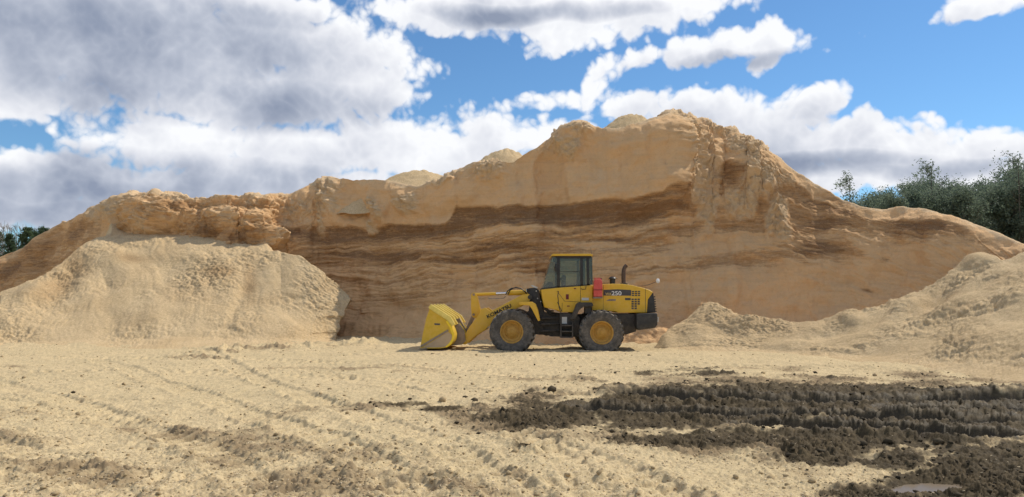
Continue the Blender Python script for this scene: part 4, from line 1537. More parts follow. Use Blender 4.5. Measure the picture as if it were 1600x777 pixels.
def rim_mesh():
    bm = bmesh.new()
    lathe(bm, [(0.385, -0.19), (0.392, -0.222), (0.375, -0.232), (0.352, -0.222), (0.335, -0.185), (0.325, -0.13), (0.318, -0.10), (0.255, -0.085), (0.24, -0.075),
               (0.20, -0.10), (0.165, -0.105), (0.16, -0.06), (0.385, -0.02), (0.385, 0.19)], 48)
    me_ = bpy.data.meshes.new("rim")
    bmesh.ops.recalc_face_normals(bm, faces=bm.faces)
    bm.to_mesh(me_)
    bm.free()
    me_.polygons.foreach_set('use_smooth', np.ones(len(me_.polygons), bool))
    me_.set_sharp_from_angle(angle=math.radians(40))
    me_.materials.append(M_RIM)
    return me_


def hub_mesh():
    bm = bmesh.new()
    rings = lathe(bm, [(0.165, -0.05), (0.165, -0.135), (0.145, -0.150), (0.085, -0.152), (0.080, -0.175), (0.05, -0.185), (0.0001, -0.187)], 32)
    for k in range(10):                       # wheel nuts
        a = 2 * math.pi * k / 10
        sweep(bm, [(0.215 * math.cos(a), -0.08, 0.215 * math.sin(a)), (0.215 * math.cos(a), -0.125, 0.215 * math.sin(a))], 0.018, 6)
    me_ = bpy.data.meshes.new("wheel")
    bmesh.ops.recalc_face_normals(bm, faces=bm.faces)
    bm.to_mesh(me_)
    bm.free()
    me_.polygons.foreach_set('use_smooth', np.ones(len(me_.polygons), bool))
    me_.set_sharp_from_angle(angle=math.radians(40))
    me_.materials.append(M_RIM)
    return me_


TY, RI, HU = tyre_mesh(), rim_mesh(), hub_mesh()
wheel_c = {}
for fr, (zx, zy) in ((True, (641, 553)), (False, (1197, 559))):
    x, z = L(zx, zy, -0.96, fr)
    wheel_c[fr] = (x, z)
    for side in (-1, 1):
        w = bpy.data.objects.new("wheel", HU)
        COL.objects.link(w)
        w.parent = loader
        p = Vector((x, side * 0.96, z))
        rz = 0.0 if side < 0 else math.pi
        if fr:
            p = Matrix.Rotation(-ART, 3, 'Z') @ p + Vector((HX, 0, 0))
            rz -= ART
        w.location = p
        w.rotation_euler = (0, 0.13 if fr else 0.41, rz)
        w.rotation_mode = 'XYZ'
        for nm, me_ in (("tyre", TY), ("rim", RI)):
            c = bpy.data.objects.new(nm, me_)
            COL.objects.link(c)
            c.parent = w

# ---- rear frame, axles, counterweight
extr("rear_frame", [(836, 432), (905, 436), (960, 446), (1290, 446), (1300, 470), (1285, 540), (1225, 590), (880, 584), (838, 560)], -0.42, 0.42, M_BLK, bevel=0.02)
extr("front_frame", [(728, 292), (742, 283), (786, 277), (806, 296), (834, 408), (842, 440), (850, 575), (800, 572), (730, 560), (640, 590), (560, 575), (585, 530), (690, 480), (745, 420), (752, 345)], -0.40, 0.40, M_BLK, front=True, bevel=0.02)
x, z = wheel_c[True]
tube("axle", [(x, -0.75, z), (x, -0.4, z), (x, 0.4, z), (x, 0.75, z)], [0.15, 0.2, 0.2, 0.15], M_BLK, front=True, sides=14)
x, z = wheel_c[False]
tube("axle", [(x, -0.75, z), (x, -0.4, z), (x, 0.4, z), (x, 0.75, z)], [0.15, 0.2, 0.2, 0.15], M_BLK, sides=14)
extr("hitch", [(836, 445), (880, 440), (905, 470), (905, 575), (850, 580), (822, 565), (818, 480)], -0.30, 0.30, M_BLK, bevel=0.03)
for zy in (468, 505, 548):
    tube("steering_cylinder", [zt3(820, zy + 4, -0.52), zt3(875, zy + 2, -0.52), zt3(878, zy + 2, -0.52), zt3(945, zy, -0.52)], [0.045, 0.045, 0.028, 0.028], M_BLK)
extr("counterweight", [(1418, 441), (1548, 437), (1552, 470), (1549, 512), (1536, 530), (1430, 546), (1418, 530)], -0.98, 0.98, M_TRIM, bevel=0.045, seg=3)
extr("tail_frame", [(1262, 442), (1417, 442), (1417, 552), (1350, 574), (1330, 560), (1300, 470)], -0.62, 0.62, M_BLK, bevel=0.02)
extr("tail_lamp", [(1546, 462), (1556, 462), (1556, 494), (1546, 494)], -0.92, -0.78, M_WHT, bevel=0.006)

# ---- engine hood
hood = extr("hood", [(1146, 420), (1146, 264), (1205, 258), (1270, 254), (1330, 255), (1390, 263), (1450, 277), (1500, 293), (1522, 306), (1512, 322), (1490, 352), (1484, 436), (1300, 436), (1290, 428)],
            -0.70, 0.70, M_YEL, bevel=0.055, seg=4)
extr("grille", [(1484, 352), (1506, 322), (1524, 310), (1532, 370), (1538, 434), (1486, 434)], -0.66, 0.66, M_TRIM, hood, bevel=0.02)
for i in range(7):
    zy = 332 + i * 15
    extr("grille_slat", [(1525 + i * 1.6, zy), (1536 + i * 1.4, zy), (1536 + i * 1.4, zy + 8), (1525 + i * 1.6, zy + 8)], -0.60, 0.60, M_BLK, hood)
strip("panel_seam", [(1210, 262), (1210, 425)], -0.702, 0.012, M_TRIM, hood)
strip("panel_seam", [(1474, 288), (1474, 430)], -0.702, 0.012, M_TRIM, hood)
extr("side_stripe", [(1213, 292), (1300, 289), (1385, 293), (1385, 329), (1213, 328)], -0.706, -0.70, M_GRYD, hood, yref=-0.706)
bm = bmesh.new()
for c in range(3):                            # square louvre openings
    for r_ in range(3):
        zx, zy = 1389 + c * 19, 299 + r_ * 12
        prism(bm, [L(a, b, -0.706) for a, b in ((zx, zy), (zx + 14, zy), (zx + 14, zy + 8), (zx, zy + 8))], -0.708, -0.69)
    for r_ in range(5):
        if c == 2 and r_ > 2:
            continue
        zx, zy = 1387 + c * 19, 347 + r_ * 14
        prism(bm, [L(a, b, -0.706) for a, b in ((zx, zy), (zx + 14, zy), (zx + 14, zy + 10), (zx, zy + 10))], -0.708, -0.69)
v = fin("vent_louvres", bm, M_GRYD, hood)
v['kind'] = "stuff"
extr("badge", [(1346, 343), (1382, 343), (1382, 357), (1346, 357)], -0.706, -0.70, M_GRYD, hood, yref=-0.706)
extr("badge", [(1228, 362), (1246, 350), (1291, 350), (1287, 362)], -0.706, -0.70, M_STEEL, hood, yref=-0.706)
extr("exhaust_base", [(1322, 250), (1362, 252), (1362, 262), (1322, 260)], -0.12, 0.12, M_TRIM, hood)
tube("exhaust_pipe", [zt3(1338, 258, 0), zt3(1337, 200, 0), zt3(1338, 170, 0), zt3(1344, 152, 0), zt3(1356, 138, 0)], [0.075, 0.075, 0.07, 0.066, 0.066], M_EXH, hood, sides=14)
tube("air_cleaner", [zt3(1268, 262, 0), zt3(1268, 226, 0)], 0.095, M_TRIM, hood, sides=16)
tube("air_cleaner_cap", [zt3(1268, 226, 0), zt3(1268, 222, 0), zt3(1268, 214, 0), zt3(1268, 209, 0)], [0.125, 0.135, 0.105, 0.04], M_TRIM, hood, sides=18)
# mirror on its rod at the tail
mp = zt3(1552, 236, 0.45)
tube("mirror_rod", [zt3(1410, 272, 0.45), zt3(1490, 262, 0.45), zt3(1546, 240, 0.45)], 0.011, M_EXH, sides=6)
bm = bmesh.new()
lathe(bm, [(0.0001, -0.02), (0.065, -0.012), (0.085, 0.0), (0.07, 0.03), (0.0001, 0.045)], 20)
bmesh.ops.rotate(bm, verts=bm.verts, matrix=Matrix.Rotation(0.5, 3, 'Z'))
bmesh.ops.translate(bm, verts=bm.verts, vec=mp)
fin("mirror", bm, M_LAMP, loader, smooth=True)

# ---- cab
CY = 0.74
body = extr("cab_body", [(822, 290), (926, 279), (1144, 263), (1146, 374), (1048, 376), (1032, 433), (946, 433), (926, 421), (842, 402), (828, 340)], -CY - 0.03, CY + 0.03, M_YEL, bevel=0.03, seg=3)
strip("door_seam", [(922, 300), (968, 363), (1068, 368), (1068, 268)], -CY - 0.032, 0.012, M_TRIM, body)
strip("door_seam", [(924, 370), (952, 428)], -CY - 0.032, 0.02, M_TRIM, body)
strip("door_seam", [(954, 375), (952, 428)], -CY - 0.032, 0.010, M_TRIM, body)
extr("door_handle", [(977, 320), (995, 320), (995, 352), (977, 352)], -CY - 0.05, -CY - 0.02, M_REDD, body, bevel=0.008)
extr("latch", [(1027, 281), (1040, 281), (1040, 288), (1027, 288)], -CY - 0.05, -CY - 0.02, M_REDD, body)
extr("latch", [(984, 391), (1000, 391), (1000, 397), (984, 397)], -CY - 0.05, -CY - 0.02, M_REDD, body)
extr("warning_label", [(1076, 342), (1120, 342), (1120, 358), (1076, 358)], -CY - 0.036, -CY - 0.03, M_WHT, body, yref=-CY - 0.036)
roof = extr("roof", [(888, 74), (896, 67), (1130, 66), (1146, 73), (1146, 80), (888, 80)], -0.80, 0.80, M_YEL, bevel=0.012)
extr("roof_frame", [(912, 81), (1136, 81), (1136, 96), (912, 96)], -CY, CY, M_TRIM, bevel=0.01)
for s in (-1, 1):
    yo, yi = s * CY, s * (CY - 0.07)
    a, b = min(yo, yi), max(yo, yi)
    yr = -CY
    extr("door_pillar", [(922, 90), (940, 90), (940, 279), (922, 281)], a, b, M_TRIM, yref=yr, bevel=0.008)
    extr("cab_pillar", [(1066, 90), (1082, 90), (1084, 268), (1068, 269)], a, b, M_TRIM, yref=yr, bevel=0.008)
    extr("cab_pillar", [(1106, 90), (1122, 90), (1124, 266), (1108, 267)], a, b, M_TRIM, yref=yr, bevel=0.008)
    extr("window_sill", [(830, 279), (926, 271), (1130, 256), (1130, 266), (926, 281), (824, 291)], a, b, M_TRIM, yref=yr)
    ym = (a + b) / 2
    extr("side_window", [(894, 84), (921, 88), (921, 274), (834, 281)], ym - 0.006, ym + 0.006, M_GLASS, yref=yr)
    extr("door_window", [(941, 96), (1065, 96), (1067, 264), (941, 274)], ym - 0.006, ym + 0.006, M_GLASS, yref=yr)
    extr("rear_side_window", [(1083, 96), (1105, 96), (1107, 261), (1085, 262)], ym - 0.006, ym + 0.006, M_GLASS, yref=yr)
    extr("corner_window", [(1123, 86), (1140, 84), (1143, 258), (1125, 260)], ym - 0.006, ym + 0.006, M_GLASS, yref=yr)
    extr("window_rail", [(941, 176), (1066, 176), (1066, 180), (941, 180)], a + 0.02, b - 0.02, M_TRIM, yref=yr)
extr("windscreen", [(890, 84), (894, 84), (834, 281), (829, 281)], -CY + 0.02, CY - 0.02, M_GLASS, yref=-CY)
extr("rear_window", [(1139, 86), (1142, 86), (1145, 258), (1142, 258)], -CY + 0.02, CY - 0.02, M_GLASS, yref=-CY)
# inside the cab
extr("seat", [(985, 330), (985, 282), (1000, 268), (1052, 266), (1058, 200), (1066, 165), (1082, 165), (1086, 280), (1080, 330)], -0.26, 0.26, M_CLOTH, bevel=0.04, yref=-0.5)
extr("dashboard", [(840, 300), (846, 262), (870, 240), (896, 246), (905, 300)], -0.55, 0.55, M_TRIM, bevel=0.02, yref=-0.5)
col = tube("steering_column", [zt3(900, 290, 0), zt3(940, 225, 0)], 0.045, M_TRIM)
bm = bmesh.new()
c0 = Vector(zt3(942, 222, 0))
ax = (Vector(zt3(942, 222, 0)) - Vector(zt3(900, 290, 0))).normalized()
u = ax.cross(Vector((0, 1, 0))).normalized()
ring = [tuple(c0 + u * (0.19 * math.cos(t)) + Vector((0, 1, 0)) * (0.19 * math.sin(t))) for t in np.linspace(0, 2 * math.pi, 25)]
sweep(bm, ring, 0.018, 6, caps=False)
sweep(bm, [ring[0], tuple(c0), ring[12]], 0.014, 6)
sweep(bm, [ring[6], tuple(c0), ring[18]], 0.014, 6)
fin("steering_wheel", bm, M_TRIM, loader, smooth=True)
extr("console", [(958, 330), (958, 205), (972, 190), (988, 200), (985, 262), (1000, 330)], 0.30, 0.45, M_CLOTH, bevel=0.03, yref=-0.5)
# cab mirror, work lamps, aerial
extr("cab_mirror", [(905, 150), (922, 140), (922, 178), (912, 182)], -0.98, -0.93, M_TRIM, bevel=0.01)
tube("mirror_arm", [zt3(930, 128, -0.74), zt3(915, 130, -0.9), zt3(914, 150, -0.955)], 0.013, M_TRIM, sides=6)
for yl in (-0.66, 0.60):
    lm = extr("work_lamp", [(894, 96), (904, 90), (917, 93), (917, 118), (898, 120)], yl, yl + 0.15, M_TRIM, bevel=0.01)
    extr("lens", [(891, 98), (898, 95), (900, 117), (895, 118)], yl + 0.02, yl + 0.13, M_LAMP, lm)
tube("aerial", [zt3(1137, 80, 0.3), zt3(1132, 28, 0.3)], [0.008, 0.004], M_TRIM, sides=5)

# ---- behind the door: platform, rear fender, steps, tanks
extr("rear_fender", [(1046, 380), (1060, 371), (1140, 371), (1146, 380), (1146, 396), (1086, 398), (1060, 420), (1036, 476), (1004, 476), (1030, 420)], -1.13, -0.58, M_BLK, bevel=0.012)
extr("rear_fender", [(1046, 380), (1060, 371), (1140, 371), (1146, 380), (1146, 396), (1086, 398), (1060, 420), (1036, 476), (1004, 476), (1030, 420)], 0.58, 1.13, M_BLK, bevel=0.012, yref=-1.13)
extr("fender_bracket", [(1096, 396), (1136, 396), (1136, 440), (1096, 440)], -0.95, -0.60, M_BLK)
extr("body_panel", [(1140, 336), (1210, 336), (1210, 424), (1140, 418)], -0.72, 0.72, M_YEL, bevel=0.01)
extr("can_bracket", [(1150, 337), (1206, 337), (1206, 346), (1150, 346)], -1.02, -0.70, M_STEEL)
tank = extr("battery_box", [(938, 440), (1046, 440), (1062, 470), (1062, 585), (940, 585)], -0.80, -0.40, M_BLK, bevel=0.02)
extr("sticker", [(952, 462), (984, 462), (984, 504), (952, 504)], -0.806, -0.80, M_WHT, tank, yref=-0.806)
extr("fuel_tank", [(938, 440), (1046, 440), (1062, 470), (1062, 585), (940, 585)], 0.40, 0.80, M_BLK, bevel=0.02, yref=-0.8)
extr("sticker", [(840, 476), (862, 476), (862, 500), (840, 500)], -0.41, -0.40, M_WHT, yref=-0.41, front=True)
extr("sticker", [(856, 546), (874, 546), (874, 558), (856, 558)], -0.41, -0.40, M_WHT, yref=-0.41, front=True)
lad = extr("ladder", [(944, 506), (950, 506), (950, 592), (942, 592)], -1.10, -0.80, M_BLK)
extr("ladder_side", [(1016, 500), (1022, 500), (1022, 592), (1014, 592)], -1.10, -0.80, M_BLK, lad)
for zy in (512, 549, 586):
    extr("rung", [(948, zy), (1017, zy), (1017, zy + 7), (948, zy + 7)], -1.10, -0.84, M_BLK, lad)
tube("handrail", [zt3(930, 300, -0.80), zt3(926, 330, -0.90), zt3(934, 400, -0.95), zt3(946, 440, -0.9), zt3(948, 510, -0.95)], 0.013, M_TRIM, sides=6)
tube("handrail", [zt3(1072, 284, -0.80), zt3(1078, 290, -0.86), zt3(1100, 288, -0.86), zt3(1104, 268, -0.80)], 0.012, M_TRIM, sides=6)
for k_, (za, zb) in enumerate((((838, 404), (925, 440)), ((842, 412), (915, 452)), ((850, 402), (900, 424)))):
    tube("hydraulic_hose", [zt3(*za, -0.45), zt3((za[0] + zb[0]) / 2, (za[1] + zb[1]) / 2 + 10, -0.55), zt3(*zb, -0.45)], 0.025, M_TRIM, sides=7)

# ---- front fenders
for s in (-1, 1):
    y0, y1 = (-1.16, -0.66) if s < 0 else (0.66, 1.16)
    extr("front_fender", [(684, 374), (690, 367), (764, 366), (786, 380), (802, 420), (815, 484), (803, 488), (764, 412), (748, 390), (688, 387)], y0, y1, M_YEL, front=True, bevel=0.012, yref=-1.16)

# ---- boom
ARM = [(765, 340), (744, 317), (706, 322), (600, 377), (505, 427), (472, 404), (445, 414), (438, 440), (414, 470), (376, 520), (346, 570), (329, 618), (336, 634), (352, 634),
       (400, 588), (440, 560), (468, 546), (500, 512), (560, 462), (640, 418), (690, 398), (742, 366)]
for s in (-1, 1):
    y0, y1 = (-0.56, -0.47) if s < 0 else (0.47, 0.56)
    arm = extr("lift_arm", ARM, y0, y1, M_YEL, front=True, bevel=0.012, yref=-0.56)
    extr("pin_boss", [(752 + 14 * math.cos(t), 338 + 14 * math.sin(t)) for t in np.linspace(0, 2 * math.pi, 12, endpoint=False)], y0 - 0.03, y1 + 0.03, M_BLK, arm, front=True, yref=-0.59)
    if s < 0:
        near_arm = arm
xz = L(455, 470, -0.5, True)
tube("cross_tube", [(xz[0], -0.47, xz[1]), (xz[0], 0.47, xz[1])], 0.13, M_YEL, front=True, sides=18)
for s in (-1, 1):
    y = s * 0.30
    cyl = tube("lift_cylinder", [zt3(690, 470, y, True), zt3(560, 500, y, True)], 0.065, M_YEL, front=True, sides=12)
    tube("rod", [zt3(560, 500, y, True), zt3(462, 535, y, True)], 0.035, M_CHROME, cyl, front=True)
for y0 in (-0.14, 0.08):
    extr("bell_crank", [(384, 322), (392, 311), (408, 310), (417, 322), (438, 408), (446, 440), (430, 468), (404, 470), (388, 456), (383, 400)], y0, y0 + 0.06, M_YEL, front=True, bevel=0.01, yref=-0.14)
for (zx, zy) in ((401, 322), (400, 447)):
    xz = L(zx, zy, -0.14, True)
    tube("pivot_pin", [(xz[0], -0.17, xz[1]), (xz[0], 0.17, xz[1])], 0.045, M_STEEL, front=True, sides=12)
tc_ = tube("tilt_cylinder", [zt3(742, 308, 0, True), zt3(612, 312, 0, True)], 0.092, M_YEL, front=True, sides=16)
tube("rod", [zt3(612, 313, 0, True), zt3(520, 317, 0, True)], 0.042, M_CHROME, tc_, front=True, sides=12)
tube("rod_end", [zt3(540, 317, 0, True), zt3(402, 322, 0, True)], 0.055, M_YEL, tc_, front=True, sides=12)
tube("hydraulic_pipe", [zt3(600, 334, -0.10, True), zt3(588, 344, -0.12, True), zt3(498, 348, -0.12, True), zt3(494, 340, -0.1, True)], 0.014, M_STEEL, tc_, front=True, sides=6)
for k_, (a, h) in enumerate(((0, 0), (14, 8))):
    tube("hydraulic_hose", [zt3(600 + a, 322, -0.12, True), zt3(612 + a, 300 - h * 0.3, -0.14, True), zt3(634 + a, 284 - h * 0.2, -0.15, True), zt3(665, 279 - h * 0.3, -0.15, True), zt3(695, 284, -0.14, True), zt3(718, 300, -0.12, True), zt3(732, 318, -0.1, True)], 0.019, M_TRIM, front=True, sides=7)
bm = bmesh.new()
prism(bm, [L(a, b, -0.05, True) for a, b in ((392, 440), (412, 446), (352, 590), (332, 582))], -0.05, 0.05)
fin("bucket_link", bm, M_STEEL, loader, True, bevel=0.01)
# head lamps on the front frame
for yl in (-0.40, 0.26):
    hl = extr("head_lamp", [(730, 286), (752, 282), (754, 304), (732, 308)], yl, yl + 0.14, M_TRIM, front=True, bevel=0.01)
    extr("lens", [(727, 288), (732, 287), (733, 305), (729, 306)], yl + 0.015, yl + 0.125, M_LAMP, hl, front=True)
extr("lamp_guard", [(758, 264), (766, 262), (802, 276), (798, 284), (770, 276)], -0.40, -0.28, M_WHT, front=True, bevel=0.008)
for (zx, zy) in ((792, 300), (800, 346), (820, 366)):
    xz = L(zx, zy, -0.40, True)
    tube("grease_fitting", [(xz[0], -0.425, xz[1]), (xz[0], -0.395, xz[1])], 0.022, M_WHT, front=True, sides=8)

# ---- bucket
BW = 1.36
prof = [(124, 410), (236, 484), (262, 520), (280, 572), (276, 606), (258, 634), (232, 652), (190, 659), (66, 660)]
pin = [L(a, b, -BW, True) for a, b in prof]
bm = bmesh.new()
# shell: outer line and inner line 3.5 cm inside it
cen = Vector((sum(p[0] for p in pin) / len(pin) - 0.25, sum(p[1] for p in pin) / len(pin)))
inner = []
for i, p in enumerate(pin):
    a = Vector(pin[max(i - 1, 0)])
    b = Vector(pin[min(i + 1, len(pin) - 1)])
    d = (b - a).normalized()
    nrm = Vector((-d.y, d.x))
    if (cen - Vector(p)).dot(nrm) < 0:
        nrm = -nrm
    inner.append(tuple(Vector(p) + nrm * 0.035))
prism(bm, pin + list(reversed(inner)), -BW, BW)
bucket = fin("bucket", bm, M_YELS, loader, True, bevel=0.006)
SIDE = [(124, 414), (234, 488), (258, 522), (274, 572), (270, 602), (252, 630), (228, 648), (190, 655), (68, 655), (70, 636), (84, 560), (104, 470)]
for s in (-1, 1):
    y0 = -BW + 0.03 if s < 0 else BW - 0.06
    extr("side_plate", SIDE, y0, y0 + 0.03, M_YELS, bucket, front=True, yref=-BW + 0.03)
    ya = y0 - 0.022 if s < 0 else y0 + 0.03
    extr("wear_bar", [(68, 640), (238, 540), (244, 551), (72, 652)], ya, ya + 0.02, M_STEEL, bucket, front=True, yref=-BW)
    extr("lower_plate", [(76, 656), (240, 556), (262, 575), (268, 602), (250, 629), (227, 648), (190, 656)], ya + 0.006, ya + 0.018, M_DUSTY, bucket, front=True, yref=-BW)
    extr("side_rim", [(236, 484), (262, 520), (280, 572), (276, 606), (258, 634), (232, 652), (224, 646), (246, 626), (262, 602), (266, 574), (248, 526), (226, 492)], ya - 0.012 if s < 0 else ya, ya + 0.012 if s < 0 else ya + 0.03, M_YELB, bucket, front=True, yref=-BW)
extr("maker_plate", [(154, 501), (190, 503), (190, 513), (156, 512)], -BW + 0.02, -BW + 0.03, M_GRYD, bucket, front=True, yref=-BW + 0.02)
# stiffening ribs over the sloping back plate
d = (Vector(pin[1]) - Vector(pin[0])).normalized()
nrm = Vector((-d.y, d.x))
if nrm.y < 0:
    nrm = -nrm
for yb_ in np.linspace(-BW + 0.06, BW - 0.06, 5):
    bm = bmesh.new()
    a, b = Vector(pin[0]) - d * 0.05, Vector(pin[1]) + d * 0.02
    c = Vector(pin[2])
    prism(bm, [tuple(a), tuple(a + nrm * 0.15), tuple(b + nrm * 0.16), tuple(c + Vector((0.12, 0.06))), tuple(c), tuple(b)], yb_ - 0.045, yb_ + 0.045)
    fin("rib", bm, M_GLINT, bucket, True, bevel=0.006)
for f in (0.42, 0.72):
    bm = bmesh.new()
    a = Vector(pin[0]).lerp(Vector(pin[1]), f)
    prism(bm, [tuple(a), tuple(a + nrm * 0.03), tuple(a + d * 0.06 + nrm * 0.03), tuple(a + d * 0.06)], -BW + 0.05, BW - 0.05)
    fin("cross_bar", bm, M_GLINT, bucket, True)
for yb_ in (-0.62, -0.40, 0.32, 0.54):
    extr("hinge_plate", [(262, 500), (312, 500), (346, 548), (352, 610), (330, 634), (250, 640), (276, 606)], yb_, yb_ + 0.05, M_STEEL if abs(yb_) > 0.5 else M_YELB, bucket, front=True, bevel=0.008, yref=-0.5)
extr("hinge_plate", [(250, 486), (308, 470), (350, 545), (336, 590), (280, 575)], -0.10, 0.10, M_STEEL, bucket, front=True, yref=-0.2)
extr("cutting_edge", [(58, 664), (58, 658), (110, 655), (110, 664)], -BW - 0.01, BW + 0.01, M_STEEL, bucket, front=True, yref=-BW)


# ---- lettering
def text_part(name, s, zx, zy, height_z, y, mat, parent, front=False, rot=0.0, squeeze=1.0, shear=0.0, bold=0.0):
    cu = bpy.data.curves.new(name, 'FONT')
    cu.body = s
    cu.size = 1.0
    cu.extrude = 0.004
    cu.offset = bold
    cu.shear = shear
    cu.fill_mode = 'BOTH'
    tmp = bpy.data.objects.new(name, cu)
    COL.objects.link(tmp)
    bpy.context.view_layer.update()
    me_ = bpy.data.meshes.new_from_object(tmp.evaluated_get(bpy.context.evaluated_depsgraph_get()))
    bpy.data.objects.remove(tmp)
    h = height_z / 188.0
    sc_ = h / 0.70
    me_.transform(Matrix.Scale(1, 4))
    x, z = L(zx, zy, y, front)
    M = Matrix.Translation((x, y, z)) @ Matrix.Rotation(rot, 4, 'Y') @ Matrix.Rotation(math.pi / 2, 4, 'X') @ Matrix.Diagonal((sc_ * squeeze, sc_, 1, 1))
    me_.transform(M)
    o_ = mesh_obj(name, me_, mat, parent)
    if front and parent is loader:
        o_.location = (HX, 0, 0)
        o_.rotation_euler = (0, 0, -ART)
    return o_


M_TXTW = plain_mat("white_lettering", (0.80, 0.78, 0.74), 0.5, var=0.03)
M_TXTY = plain_mat("yellow_lettering", (0.55, 0.42, 0.16), 0.5, var=0.03)
M_TXTB = plain_mat("black_lettering", (0.012, 0.011, 0.011), 0.5, var=0.05)
text_part("lettering", "250", 1262, 326, 26, -0.709, M_TXTW, hood, bold=0.012, squeeze=1.15)
text_part("lettering", "WA", 1224, 326, 16, -0.709, M_TXTY, hood, bold=0.02, squeeze=0.98)
text_part("lettering", "KOMATSU", 487, 472, 22, -0.566, M_TXTB, near_arm, front=True, rot=-math.radians(26), bold=0.03, squeeze=1.18)

# ---- red can carried behind the cab
yk = -1.0
xk, zk = L(1178, 336, yk)
can = empty("jerry_can", (XC + xk, YC - 0.86, zk))
tag(can, "red plastic fuel can standing on the bracket between the cab and the engine hood", "fuel can")


def can_extr(name, zpts, y0, y1, mat, parent, bevel):
    bm = bmesh.new()
    prism(bm, [(a[0] - xk, a[1] - zk) for a in (L(zx, zy, yk) for zx, zy in zpts)], y0 + 0.86, y1 + 0.86)
    return fin(name, bm, mat, parent, bevel=bevel, seg=3)


cb = can_extr("can_body", [(1153, 337), (1153, 236), (1162, 226), (1196, 222), (1206, 240), (1206, 337)], -0.98, -0.76, M_RED, can, 0.03)
can_extr("groove", [(1152, 290), (1207, 290), (1207, 295), (1152, 295)], -0.982, -0.77, M_REDD, cb, 0.0)
can_extr("handle", [(1154, 224), (1160, 216), (1190, 216), (1196, 222), (1190, 224), (1186, 221), (1166, 221), (1162, 228)], -0.89, -0.85, M_RED, can, 0.006)
can_extr("cap", [(1192, 224), (1204, 228), (1206, 220), (1195, 215)], -0.90, -0.84, M_REDD, can, 0.006)

# ================================================================== loose bits on the ground
def ground_z_many(x, y):
    px = 800 + F_PX * x / (y * CP - CAM_H * SP)
    j = np.clip(np.searchsorted(pxg, px), 1, len(pxg) - 1)
    i = np.clip(np.searchsorted(yg, y), 1, len(yg) - 1)
    fx = np.clip((px - pxg[j - 1]) / (pxg[j] - pxg[j - 1]), 0, 1)
    fy = np.clip((y - yg[i - 1]) / (yg[i] - yg[i - 1]), 0, 1)
    G = GROUND_Z
    return (G[i - 1, j - 1] * (1 - fx) + G[i - 1, j] * fx) * (1 - fy) + (G[i, j - 1] * (1 - fx) + G[i, j] * fx) * fy


def mud_at(px, py):
    j = np.clip(np.searchsorted(pxg, px), 1, len(pxg) - 1)
    i = np.clip(np.searchsorted(yg, ground_y(py)), 1, len(yg) - 1)
    return mud[i, j], dirt[i, j], calm_mud[i, j]


bm = bmesh.new()
bmesh.ops.create_icosphere(bm, subdivisions=1, radius=1.0)
ICO_V = np.array([v.co[:] for v in bm.verts])
ICO_F = np.array([[v.index for v in f.verts] for f in bm.faces])
bm.free()


def clod_soup(x, y, z, r, rs):
    n = len(x)
    jit = 1 + rs.normal(0, 0.22, (n, len(ICO_V), 1))
    sq = np.stack([rs.uniform(0.8, 1.3, n), rs.uniform(0.8, 1.3, n), rs.uniform(0.5, 0.9, n)], axis=1)
    V = ICO_V[None] * jit * (sq * r[:, None])[:, None, :]
    V = V + np.stack([x, y, z + 0.25 * r], axis=1)[:, None, :]
    Fc = ICO_F[None] + (np.arange(n) * len(ICO_V))[:, None, None]
    return V.reshape(-1, 3), Fc.reshape(-1, 3)


rs = np.random.default_rng(77)


def pick(n, score):
    px = rs.uniform(-60, 1680, n * 6)
    py = 540 + 270 * rs.uniform(0, 1, n * 6) ** 1.1
    m_, d_, w_ = mud_at(px, py)
    s = score(px, py, m_, d_, w_)
    k_ = rs.uniform(0, 1, len(px)) < s
    px, py = px[k_][:n], py[k_][:n]
    Y = ground_y(py)
    X = (px - 800) / F_PX * (Y * CP - CAM_H * SP)
    return X, Y, ground_z_many(X, Y)


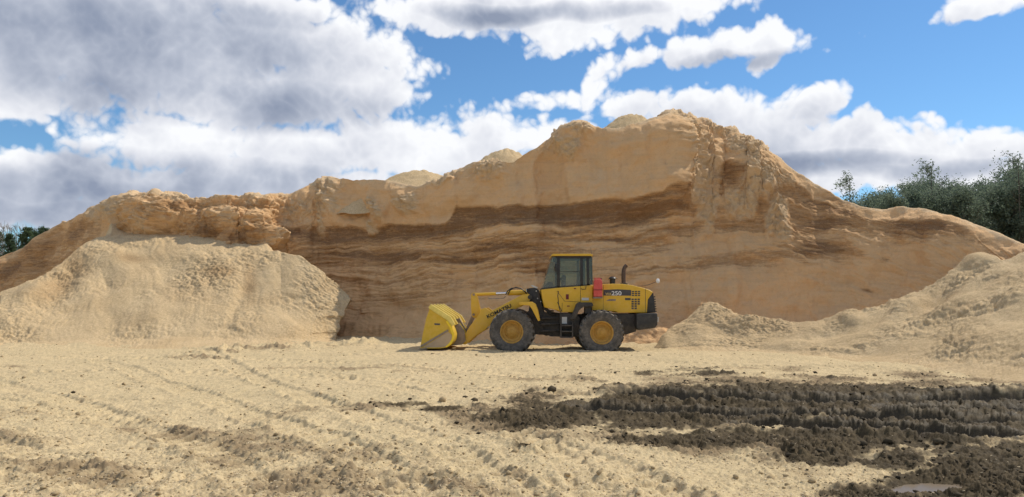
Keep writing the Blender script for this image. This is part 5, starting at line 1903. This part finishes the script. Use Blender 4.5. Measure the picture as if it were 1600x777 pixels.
M_CLODM = plain_mat("mud_crumbs", (0.07, 0.052, 0.03), 0.85, spec=0.15, var=0.4)
M_CLODS = plain_mat("sawdust_crumbs", (0.40, 0.295, 0.165), 0.95, spec=0.1, var=0.3)
M_CHIP = plain_mat("pale_wood_chips", (0.66, 0.53, 0.35), 0.9, spec=0.1, var=0.2)
X, Y, Zc = pick(2600, lambda px, py, m_, d_, w_: np.where(w_ < 0.4, 1, 0.08) * (np.where(m_ > 0.3, 0.4, 0) + np.where((m_ > 0.12) & (m_ <= 0.3), 0.15, 0) + 0.001))
V, Fc = clod_soup(X, Y, Zc, np.exp(rs.normal(math.log(0.012), 0.55, len(X))) * (0.7 + Y / 22), rs)
me = soup_mesh("mud_clods", V, Fc)
o = mesh_obj("mud_clods", me, M_CLODM)
tag(o, "dark crumbs of mud strewn over the churned patch", kind="stuff")
X, Y, Zc = pick(5200, lambda px, py, m_, d_, w_: np.where(m_ < 0.3, 0.05 + 0.6 * d_, 0))
V, Fc = clod_soup(X, Y, Zc, np.exp(rs.normal(math.log(0.0085), 0.5, len(X))) * (0.7 + Y / 20), rs)
me = soup_mesh("sawdust_clods", V, Fc)
o = mesh_obj("sawdust_clods", me, M_CLODS)
tag(o, "small brown lumps of sawdust scattered over the yard", kind="stuff")
# chips and splinters: thin slanting slivers
X, Y, Zc = pick(7000, lambda px, py, m_, d_, w_: np.where(m_ < 0.35, 0.6, 0.08) * np.clip((py - 560) / 120, 0.05, 1))
n = len(X)
a = rs.uniform(0, 2 * math.pi, n)
Lh = rs.uniform(0.005, 0.016, n)
Wh = rs.uniform(0.002, 0.005, n)
tz = rs.uniform(-0.35, 0.35, n)
ux = np.stack([np.cos(a), np.sin(a), tz], axis=1)
vx = np.stack([-np.sin(a), np.cos(a), rs.uniform(-0.3, 0.3, n)], axis=1)
c = np.stack([X, Y, Zc + 0.004 + Lh * 0.35], axis=1)
th = np.array([0, 0, 0.003])
cor = []
for su, sv in ((-1, -1), (1, -0.6), (1, 0.6), (-1, 1)):
    cor.append(c + ux * (su * Lh)[:, None] + vx * (sv * Wh)[:, None])
V = np.stack(cor + [q - th for q in cor], axis=1).reshape(-1, 3)
base = np.array([[0, 1, 2, 3], [7, 6, 5, 4], [0, 4, 5, 1], [1, 5, 6, 2], [2, 6, 7, 3], [3, 7, 4, 0]])
Fc = (base[None] + (np.arange(n) * 8)[:, None, None]).reshape(-1, 4)
me = soup_mesh("wood_chips", V, Fc)
o = mesh_obj("wood_chips", me, M_CHIP)
tag(o, "pale wood chips and splinters lying on the yard", kind="stuff")
